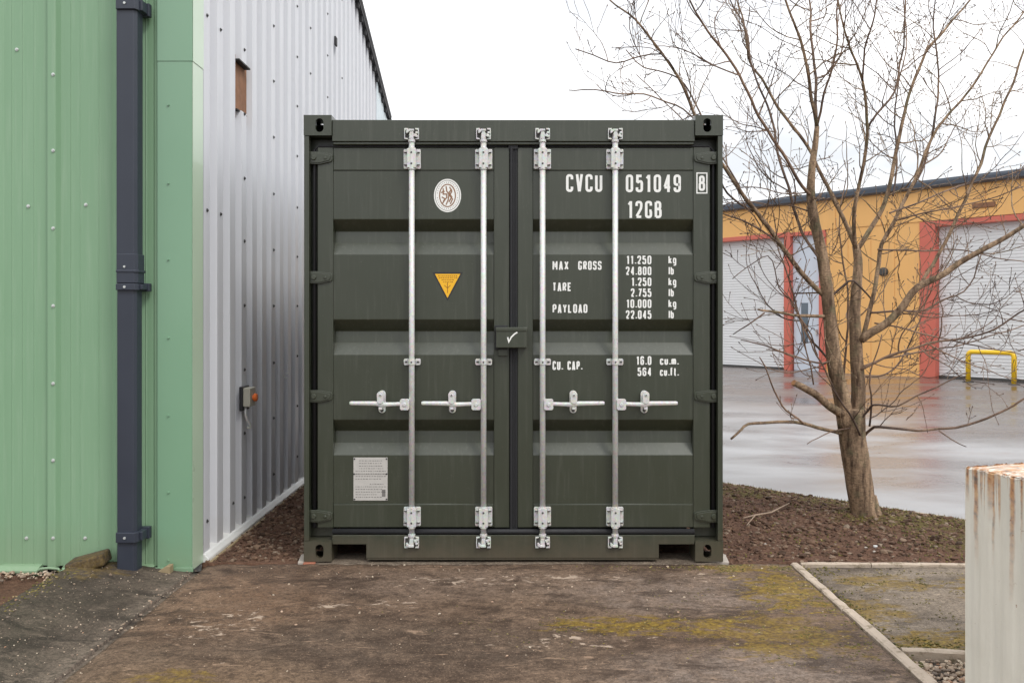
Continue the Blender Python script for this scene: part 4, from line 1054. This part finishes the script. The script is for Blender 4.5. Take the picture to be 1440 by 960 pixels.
# seal on left door
def disc(mb, cx, cy, rx, ry, y, n=40, y2=None):
    pts_ = [(xat(cx, y)+rx*.0041322*math.cos(2*math.pi*k/n), zat(cy, y)+ry*.0041322*math.sin(2*math.pi*k/n)) for k in range(n)]
    mb.prism(pts_, 'y', y, y2 if y2 else y+.0006)
def ring(mb, cx, cy, rx, ry, hw, y, n=48):
    ribbon(mb, [(xat(cx, y)+rx*.0041322*math.cos(2*math.pi*k/n), zat(cy, y)+ry*.0041322*math.sin(2*math.pi*k/n)) for k in range(n+1)], hw*.0041322, y)
mb = MB(); disc(mb, 629.3, 275, 19.3, 23.6, YT); em = mb.build('oval_seal', M_WHITEPAINT, LD)
mb = MB(); ring(mb, 629.3, 275, 17.2, 21.4, .35, YT-.0004)
for k in range(34):   # tiny lettering round the rim
    an = 2*math.pi*k/34
    if abs(math.sin(an)) < .16: continue
    mb.box((xat(629.3, YT)+14.6*.00413*math.cos(an)-.0016, YT-.0004, zat(275, YT)+18.6*.00413*math.sin(an)-.0028), (xat(629.3, YT)+14.6*.00413*math.cos(an)+.0016, YT-.0002, zat(275, YT)+18.6*.00413*math.sin(an)+.0028))
mb.build('seal_print', M_INK, LD)
mb = MB(); ring(mb, 629.3, 275, 11.2, 15.8, .8, YT-.0005)
def s2(*p): return [(xat(629.3+a_, YT), zat(275+b_, YT)) for a_, b_ in p]
for q_ in (s2((-6, -10), (-6, -2), (-1, -2), (-1, 3), (-6, 8)), s2((-2, -13), (-1, -6), (2, -2), (1, 6), (-2, 13)), s2((3, -12), (6, -6), (3, 0), (7, 5), (4, 12)), s2((6, -9), (2, -4), (6, 2), (2, 9)), s2((-8, 2), (-3, 5), (-7, 11)), s2((-9, -4), (-4, -6))):
    ribbon(mb, q_, .0036, YT-.0007-.0001*random.random())
mb.build('seal_print', M_BROWNINK, LD)
# yellow triangle
def tri(mb, g, y):
    mb.prism([(xat(608+g*1.6, y), zat(382.8+g, y)), (xat(651-g*1.6, y), zat(382.8+g, y)), (xat(629.3, y), zat(423.2-g*1.9, y))], 'y', y, y+.0005)
mb = MB(); tri(mb, 0, YT); mb.build('warning_triangle', M_BLACK, LD)
mb = MB(); tri(mb, 2.3, YT-.0006); mb.build('triangle_face', M_YELSTK, LD)
mb = MB(); yk = YT-.0012
for i, (y_, a_, b_) in enumerate(((388, 616, 644), (390.6, 617, 641), (393.5, 621, 638), (396.5, 623, 636))):
    x = a_
    while x < b_:
        w_ = random.uniform(1, 2.6); mb.box((xat(x, yk), yk, zat(y_+.5, yk)), (xat(x+w_, yk), yk+.0003, zat(y_-.6, yk))); x += w_+random.uniform(.6, 1.2)
ribbon(mb, [(xat(629.3, yk), zat(397, yk)), (xat(629.3, yk), zat(412, yk))], .002, yk)
ribbon(mb, [(xat(625, yk), zat(401, yk)), (xat(629.3, yk), zat(405, yk)), (xat(633.5, yk), zat(401, yk))], .0018, yk-.0002)
mb.build('triangle_print', simple('brown_orange_print', (.30, .12, .01), .6), LD)
# data plate
mb = MB(); px_rect(mb, 497, 643, 545, 703.5, YT-.002, YT+.0008); pl = mb.build('data_plate', M_PLATE, LD, bevel=.0012)
mb = MB(); yk = YT-.0026; random.seed(5)
for i in range(15):
    y_ = 647.5+i*3.65
    if i in (5, 9, 10): ra = (500, 543) if i != 9 else (520, 540)
    else: ra = (505, 538) if i < 4 else (500, random.choice((530, 536, 542)))
    if i == 8: continue
    x = ra[0]
    while x < ra[1]:
        w_ = random.uniform(.9, 3.2); mb.box((xat(x, yk), yk, zat(y_+.45, yk)), (xat(x+w_, yk), yk+.0003, zat(y_-.45, yk))); x += w_+random.uniform(.7, 1.6)
px_rect(mb, 498.5, 666.5, 543.5, 666.9, yk, yk+.0003); px_rect(mb, 537, 688, 542, 698, yk, yk+.0003)
mb.build('plate_print', M_INK, LD)
for a_, b_ in ((498.5, 644.8), (543.5, 644.8), (498.2, 666), (543.8, 666), (498.5, 701.5), (543.5, 701.5)):
    mb = MB(); mb.tube([(xat(a_, yk), yk, zat(b_, yk)), (xat(a_, yk), yk-.003, zat(b_, yk))], .0045, 8); mb.build('rivet', M_BLACK, LD)

# ------------------------------------------------------------------ small things on the ground
def thing_mesh(mb, name, mat, label, cat, bevel=0, group=None): return tag(mb.build(name, mat, bevel=bevel), label, cat, group)
mb = MB(); M_ = Matrix.Translation((-2.335, -.27, .085)) @ Matrix.Rotation(R(8), 4, 'Z') @ Matrix.Rotation(R(-14), 4, 'Y')
mb.box((-.10, -.075, -.03), (.10, .075, .035), M_); thing_mesh(mb, 'concrete_block', M_SLAB3, 'rough mossy concrete block at the top of the ramp', 'concrete block', .012)
mb = MB(); mb.prism([(xat(221, -.2), -.01), (xat(243, -.2), -.01), (xat(243, -.2), .055), (xat(238, -.2), .055), (xat(221, -.2), .012)], 'y', -.245, -.188)
thing_mesh(mb, 'timber_wedge', M_TIMBER, 'pale timber wedge against the foot of the green corner trim', 'timber wedge', .004)
for sx, nm in ((-1, 'pale paving offcut under the left corner of the container'), (1, 'pale paving offcut under the right corner of the container')):
    mb = MB(); mb.prism([(sx*(W2-.12), .03), (sx*(W2+.035), .0), (sx*(W2+.055), .16), (sx*(W2+.02), .24), (sx*(W2-.12), .24)], 'z', -.03, .0105)
    thing_mesh(mb, 'paving_slab', M_PAVER, nm, 'paving slab', .006)
mb = MB(); mb.box((-W2+.0, -.030, -.03), (-W2+.07, .022, .009)); thing_mesh(mb, 'brick', M_BRICK, 'broken red brick under the left front corner of the container', 'brick', .006)
mb = MB()
def gp(px, py, z=.02): D = (CAMH-z)*FPX/(py-CY); return Vector(((px-CX)*D/FPX, D-CAMD, z))
mb.tube([gp(1045, 728, .03), gp(1062, 724, .045), gp(1085, 720, .05), gp(1096, 714, .055), gp(1110, 707, .06)], [.004, .006, .0055, .004, .003], 6)
mb.tube([gp(1062, 724, .045), gp(1050, 738, .03)], [.004, .002], 5)
thing_mesh(mb, 'fallen_branch', simple('dry_wood', (.34, .25, .18), .8), 'pale dead branch lying on the soil right of the container', 'branch')
random.seed(8)
for i, (px, py, lb_) in enumerate(((1231, 769, 'largest white pebble on the soil below the tree'), (1229, 774, 'small white pebble on the soil nearest the concrete below the tree'), (1218, 769, 'white pebble left of the largest pebble below the tree'), (1076, 763, 'lone white pebble on the soil beside the container'))):
    mb = MB(); p = gp(px, py, .03); p.z = soil_z(p.x, p.y)+.006; r = .013 if i == 0 else .009
    blob(mb, p, r*1.3, r, r*.9); thing_mesh(mb, 'pebble', M_PAVER if i else M_WHITEMETAL, lb_, 'pebble', 0, 'white pebbles on the soil')

# ------------------------------------------------------------------ bare tree
random.seed(21)
TD = .98
tr = empty('bare_tree', (2.437, TD, .03), 'leafless multi-stemmed tree growing in the soil right of the container', 'tree')
def smooth_path(pts, rad, step=.05, jit=.006):
    P_ = [Vector(p) for p in pts]; n = len(P_); o_ = []; ro = []
    for i in range(n-1):
        p0 = P_[max(i-1, 0)]; p1 = P_[i]; p2 = P_[i+1]; p3 = P_[min(i+2, n-1)]
        k = max(2, int((p2-p1).length/step))
        for j in range(k):
            t = j/k
            q_ = .5*((2*p1)+(p2-p0)*t+(2*p0-5*p1+4*p2-p3)*t*t+(3*p1-p0-3*p2+p3)*t**3)
            r_2 = rad[i]*(1-t)+rad[i+1]*t
            q_ = q_+noise.noise_vector(q_*7)*jit*min(1.6, .4+.01/max(r_2, .002))
            o_.append(q_); ro.append(r_2)
    o_.append(P_[-1]); ro.append(rad[-1]); return o_, ro
RS = (TD+CAMD)/FPX   # metres per px at the tree
def limb(pxs, w0, w1, d0=0, d1=0, name='branch', label=None, mat=None, twigs=1.0, sides=8, n0=.12, ext=0):
    """pxs: measured points; w0,w1 widths px; d0,d1 depth drift (m) towards back"""
    pts = []; rad = []; n = len(pxs)
    for i, p in enumerate(pxs):
        f_ = i/(n-1); pts.append(PX(p[0], p[1], TD+d0+(d1-d0)*f_)); rad.append((w0*(1-f_)**.8+w1*(1-(1-f_)**.8))*RS*.5*(1 if w0 > 11 else .74))
    if ext:
        d_ = (pts[-1]-pts[-2]).normalized(); pts.append(pts[-1]+d_*ext+Vector((0, 0, ext*.25))); rad.append(rad[-1]*.35)
    P_, Rr = smooth_path(pts, rad)
    mb = MB()
    if name == 'trunk': Rr = [r*(1+.10*noise.noise(p*5)) for p, r in zip(P_, Rr)]
    mb.tube(P_, Rr, sides)
    if twigs: grow(mb, P_, Rr, twigs, n0)
    o_ = mb.build(name, mat or (M_BARK if w0 >= 7 else M_TWIG), tr, smooth=True)
    if label: tag(o_, label)
    return o_
def twig(mb, p, d, ln, r, lvl):
    n = max(3, int(ln/.045)); pts = [p.copy()]; rad = [r]; d = d.normalized()
    bend = Vector((random.uniform(-1, 1), random.uniform(-1, 1), random.uniform(-.2, 1.0)))*.10
    for i in range(n):
        d = (d+bend+Vector((random.gauss(0, .13), random.gauss(0, .13), random.gauss(0, .13)+.025))).normalized()
        p = p+d*ln/n; pts.append(p.copy()); rad.append(max(r*(1-.66*(i+1)/n), .0019))
    if p.z < .12 or any(q_.x < 1.30 and q_.z < 2.72 and q_.y < 3.1 for q_ in pts): return
    mb.tube(pts, rad, 4 if lvl == 0 else 3, cap=False)
    # bud
    mb.tube([p, p+d*.008, p+d*.018], [.002, .0040, .0008], 4, cap=False)
    if lvl < 2 and ln > .09:
        k = (random.randint(1, 4) + int(ln*3)) if lvl == 0 else random.randint(0, 2)
        for _ in range(k):
            i = random.randint(1, n-1); sd_ = d.orthogonal().normalized(); sd_.rotate(Matrix.Rotation(random.uniform(0, 6.28), 3, d))
            t_ = (pts[i+1]-pts[i]).normalized()
            sd_ = sd_-t_*sd_.dot(t_)
            if sd_.length < .01: continue
            dd = t_*random.uniform(.55, 1.0)+sd_.normalized()*random.uniform(.5, .9)
            twig(mb, pts[i], dd, ln*random.uniform(.2, .55), rad[i]*.62, lvl+1)
        for i in range(1, n):       # side buds
            if random.random() < .5:
                sd_ = d.orthogonal().normalized(); sd_.rotate(Matrix.Rotation(random.uniform(0, 6.28), 3, d))
                mb.tube([pts[i], pts[i]+(sd_+d)*.008], [.0024, .0008], 3, cap=False)
def grow(mb, P_, Rr, dens, n0):
    acc = 0; tot = sum((P_[i+1]-P_[i]).length for i in range(len(P_)-1)); run = 0; nxt = tot*n0+random.uniform(0, .06)
    for i in range(len(P_)-1):
        sl = (P_[i+1]-P_[i]).length; run += sl
        while run > nxt:
            nxt += random.uniform(.06, .18)/dens
            t_ = (P_[i+1]-P_[i]).normalized(); sd_ = t_.orthogonal().normalized(); sd_.rotate(Matrix.Rotation(random.uniform(0, 6.28), 3, t_))
            sd_.y *= .75
            d_ = t_*random.uniform(.15, .8)+sd_*random.uniform(.7, 1.1)+Vector((0, 0, random.uniform(-.15, .25)))
            f_ = run/tot
            ln = random.choice((random.uniform(.08, .4), random.uniform(.4, 1.05)))*(1-.35*f_)
            twig(mb, P_[i], d_, ln, min(Rr[i]*.7, random.uniform(.0032, .0054)*(.75+ln*.5)), 0)

# trunk with flare
limb([(1218, 742), (1214, 715), (1209, 685), (1204, 650), (1199, 620), (1197, 596), (1196, 575)], 35, 38, 0, 0, 'trunk', twigs=0, sides=20)
mb = MB()
b0 = PX(1217, 738, TD)
for an, ln, r0 in ((-15, .26, .050), (-70, .15, .036), (-130, .13, .03), (170, .10, .03), (70, .2, .035), (20, .22, .036)):
    d_ = Vector((math.cos(R(an)), math.sin(R(an)), 0)); x_, y_ = b0.x+d_.x*ln, b0.y+d_.y*ln
    P_, Rr = smooth_path([b0+d_*.035+Vector((-.012, 0, .20)), b0+d_*.062+Vector((0, 0, .06)), b0+d_*.10+Vector((0, 0, .0)), Vector((x_, y_, soil_z(x_, y_)-.02))], [r0, r0*1.05, r0*.7, r0*.3])
    mb.tube(P_, Rr, 10)
mb.build('root_flare', M_BARK, tr, smooth=True)
# left main stem and its crown
limb([(1190, 600), (1184, 560), (1175, 520), (1170, 480), (1166, 436), (1158, 369), (1147, 317), (1140, 272), (1143, 230), (1149, 178)], 24, 6.5, -.02, -.12, twigs=.6, sides=12, label='left main stem')
limb([(1149, 178), (1142, 140), (1129, 67), (1104, 0)], 8, 4, -.12, -.3, ext=.7)
limb([(1148, 185), (1146, 111), (1140, 40), (1139, 0)], 6.5, 3.5, -.12, .1, ext=.6)
limb([(1149, 178), (1160, 130), (1175, 70), (1178, 0)], 5, 2.5, -.12, -.4, ext=.5)
limb([(1142, 275), (1128, 262), (1100, 215), (1067, 164), (1040, 107), (1010, 62), (996, 44), (969, 0)], 6.5, 3, -.1, -.5, ext=.5)
limb([(1158, 369), (1130, 330), (1110, 270), (1095, 215), (1085, 165), (1060, 105), (1049, 44), (1027, 0)], 6, 2.8, -.1, .4, ext=.5)
limb([(1160, 416), (1128, 385), (1097, 343), (1066, 300), (1048, 278), (1019, 236), (989, 190), (960, 120), (930, 75), (893, 27), (858, 0)], 10, 2.6, -.05, -.55, ext=.2, label='long limb reaching left over the container')
limb([(1097, 343), (1060, 318), (1035, 306), (1016, 300)], 4, 2, -.2, -.3)
limb([(948, 98), (929, 76), (900, 80), (867, 89), (835, 78), (809, 69)], 3, 2, -.52, -.45, twigs=1.1)
limb([(985, 175), (950, 148), (905, 133), (867, 131), (835, 126), (800, 127)], 3, 1.8, -.48, -.6, twigs=.9)
limb([(1060, 298), (1022, 272), (1005, 225), (985, 160), (955, 110), (905, 95), (880, 70)], 4, 2, -.2, -.1)
limb([(1040, 107), (1000, 90), (960, 70), (925, 65)], 3, 1.6, -.35, -.2)
limb([(1040, 262), (1010, 215), (990, 200), (940, 148), (895, 105)], 3.4, 1.8, -.1, .2)
limb([(1167, 444), (1140, 444), (1113, 443), (1066, 435)], 7, 3.5, -.04, -.35, twigs=.35, label='broken side branch')
limb([(1075, 440), (1052, 457), (1031, 470)], 3, 1.6, -.3, -.35, twigs=.4)
limb([(1172, 500), (1155, 511), (1103, 496), (1070, 484), (1042, 478)], 4, 1.8, -.02, -.4, twigs=.5)
limb([(1150, 500), (1140, 470), (1125, 445), (1110, 420), (1095, 405), (1080, 360), (1030, 392)], 3, 1.5, -.1, -.4, twigs=.7)
# centre stem
limb([(1201, 600), (1207, 560), (1206, 520), (1203, 475), (1202, 440), (1205, 395), (1206, 365), (1203, 345)], 21, 9.5, .03, .06, twigs=.5, sides=12, label='centre main stem')
limb([(1204, 350), (1190, 315), (1175, 285), (1164, 262), (1148, 232), (1136, 205), (1100, 160), (1075, 118), (1055, 85), (1045, 30), (1036, 0)], 9, 3, .05, .4, ext=.5)
limb([(1206, 350), (1222, 325), (1240, 295), (1252, 256), (1259, 222), (1268, 178), (1278, 133), (1302, 75), (1330, 40), (1364, 0)], 10, 3.5, .06, .3, ext=.6)
limb([(1203, 350), (1201, 310), (1202, 288), (1209, 255), (1216, 215), (1220, 178), (1217, 140), (1213, 115), (1200, 80), (1191, 53), (1178, 0)], 8, 3, .05, -.3, ext=.5)
limb([(1220, 180), (1240, 150), (1258, 128), (1266, 90), (1272, 40), (1273, 0)], 4.5, 2.6, -.1, -.2, ext=.4)
limb([(1213, 115), (1216, 70), (1228, 30), (1232, 0)], 4, 2.5, -.2, -.4, ext=.4)
limb([(1212, 480), (1222, 440), (1229, 411), (1236, 370), (1240, 343), (1258, 310), (1268, 290), (1277, 272), (1292, 240), (1302, 213), (1318, 180), (1351, 142), (1378, 107), (1405, 60), (1440, 18)], 9.5, 2.8, .05, .35, ext=.4)
limb([(1277, 272), (1300, 230), (1312, 180), (1320, 130), (1318, 80), (1312, 30), (1316, 0)], 5, 2.5, .2, .5, ext=.5)
limb([(1255, 275), (1262, 225), (1258, 170), (1263, 120), (1275, 60), (1270, 0)], 4, 2.2, .1, .6, ext=.5)
# right limb
limb([(1210, 478), (1228, 466), (1245, 456), (1270, 430), (1290, 404), (1322, 388), (1350, 369), (1387, 349), (1415, 333), (1440, 317), (1475, 296)], 12, 4, .02, -.3, twigs=.9, label='long limb reaching right', sides=10)
limb([(1292, 402), (1318, 360), (1342, 314), (1358, 280), (1368, 256), (1380, 230), (1391, 195), (1410, 150), (1427, 107), (1440, 67), (1452, 20)], 7, 3.4, -.08, .1, ext=.3)
limb([(1210, 520), (1250, 500), (1290, 488), (1320, 480), (1355, 475), (1400, 462), (1440, 436), (1475, 420)], 5, 2.4, 0, -.4, twigs=1.1)
limb([(1212, 515), (1240, 505), (1280, 498), (1320, 490), (1360, 482), (1400, 470), (1450, 455)], 3.6, 2, 0, .3, twigs=1.0)
limb([(1225, 440), (1260, 437), (1300, 436), (1330, 420), (1355, 411), (1370, 390), (1377, 365), (1385, 340)], 4, 1.8, .05, .2)
limb([(1235, 350), (1270, 352), (1310, 352), (1360, 352), (1400, 362), (1440, 368)], 3.4, 1.8, .1, .4)
limb([(1258, 310), (1300, 300), (1340, 292), (1390, 280), (1440, 262)], 3.2, 1.6, .1, -.3)
limb([(1250, 300), (1290, 285), (1350, 262), (1400, 250), (1460, 232)], 3.4, 2, .1, .6)
limb([(1145, 300), (1120, 290), (1080, 288), (1040, 282), (1016, 290)], 3.0, 1.6, -.1, .3)
limb([(1140, 270), (1100, 272), (1060, 262), (1030, 268)], 2.6, 1.4, -.1, -.4)
limb([(1230, 455), (1262, 460), (1300, 470), (1345, 480), (1390, 490), (1440, 500)], 3.2, 1.6, .0, -.3)
limb([(1218, 530), (1245, 527), (1268, 505), (1285, 470), (1300, 430), (1310, 380)], 3.6, 1.6, .05, .3)
limb([(1185, 545), (1188, 500), (1193, 450), (1190, 400), (1182, 350), (1180, 300), (1190, 250)], 5, 2, .1, .3)
limb([(1176, 520), (1160, 500), (1135, 470), (1120, 430), (1112, 400), (1095, 350), (1088, 300)], 5, 2, .05, .35)
limb([(1165, 420), (1185, 402), (1200, 395), (1225, 420)], 5, 3, -.08, -.1, twigs=.4)
# low side branches
o = limb([(1184, 582), (1165, 570), (1145, 553), (1116, 538)], 12, 8.5, -.06, -.22, 'branch', 'thick sawn-off stub', twigs=0, sides=12)
mb = MB(); p = PX(1116, 538, TD-.22); q_ = (p-PX(1130, 547, TD-.19)).normalized(); mb.tube([p-q_*.006, p+q_*.003], [.0205, .0195], 14); mb.build('sawn_end', M_CUT, tr)
limb([(1182, 609), (1160, 604), (1131, 596), (1105, 593), (1084, 594), (1053, 596), (1042, 604), (1028, 617)], 7, 4, -.05, -.35, twigs=.12, label='dead low branch with hooked tip')
limb([(1130, 596), (1112, 582), (1100, 571), (1090, 550), (1084, 536), (1076, 515), (1068, 502)], 4, 2, -.18, -.3, twigs=.2)
limb([(1195, 602), (1170, 607), (1150, 615), (1135, 624)], 2.6, 1.4, -.12, -.3, twigs=0)
limb([(1216, 613), (1226, 603), (1237, 600), (1291, 605.5), (1344, 600), (1375, 592), (1400, 583), (1425, 570), (1440, 560), (1465, 552)], 5.5, 3, -.02, -.4, twigs=.30, label='low branch reaching right')
limb([(1320, 606), (1340, 618), (1359, 628)], 2.4, 1.4, -.2, -.25, twigs=0)
limb([(1206, 592), (1222, 575), (1228, 569), (1245, 570), (1262, 570), (1290, 555), (1340, 533), (1360, 525)], 4.5, 1.8, -.06, -.3, twigs=.3)
limb([(1222, 600), (1226, 570), (1222, 540), (1228, 510), (1240, 470)], 4.2, 2, -.07, -.1, twigs=.5)
limb([(1209, 612), (1200, 590), (1180, 560), (1165, 530), (1150, 500), (1140, 480), (1120, 440)], 4.2, 2, -.10, -.2, twigs=.5)
limb([(1144, 540), (1140, 515), (1132, 485), (1128, 450), (1115, 425), (1090, 395)], 3.0, 1.5, -.15, -.3, twigs=.6)
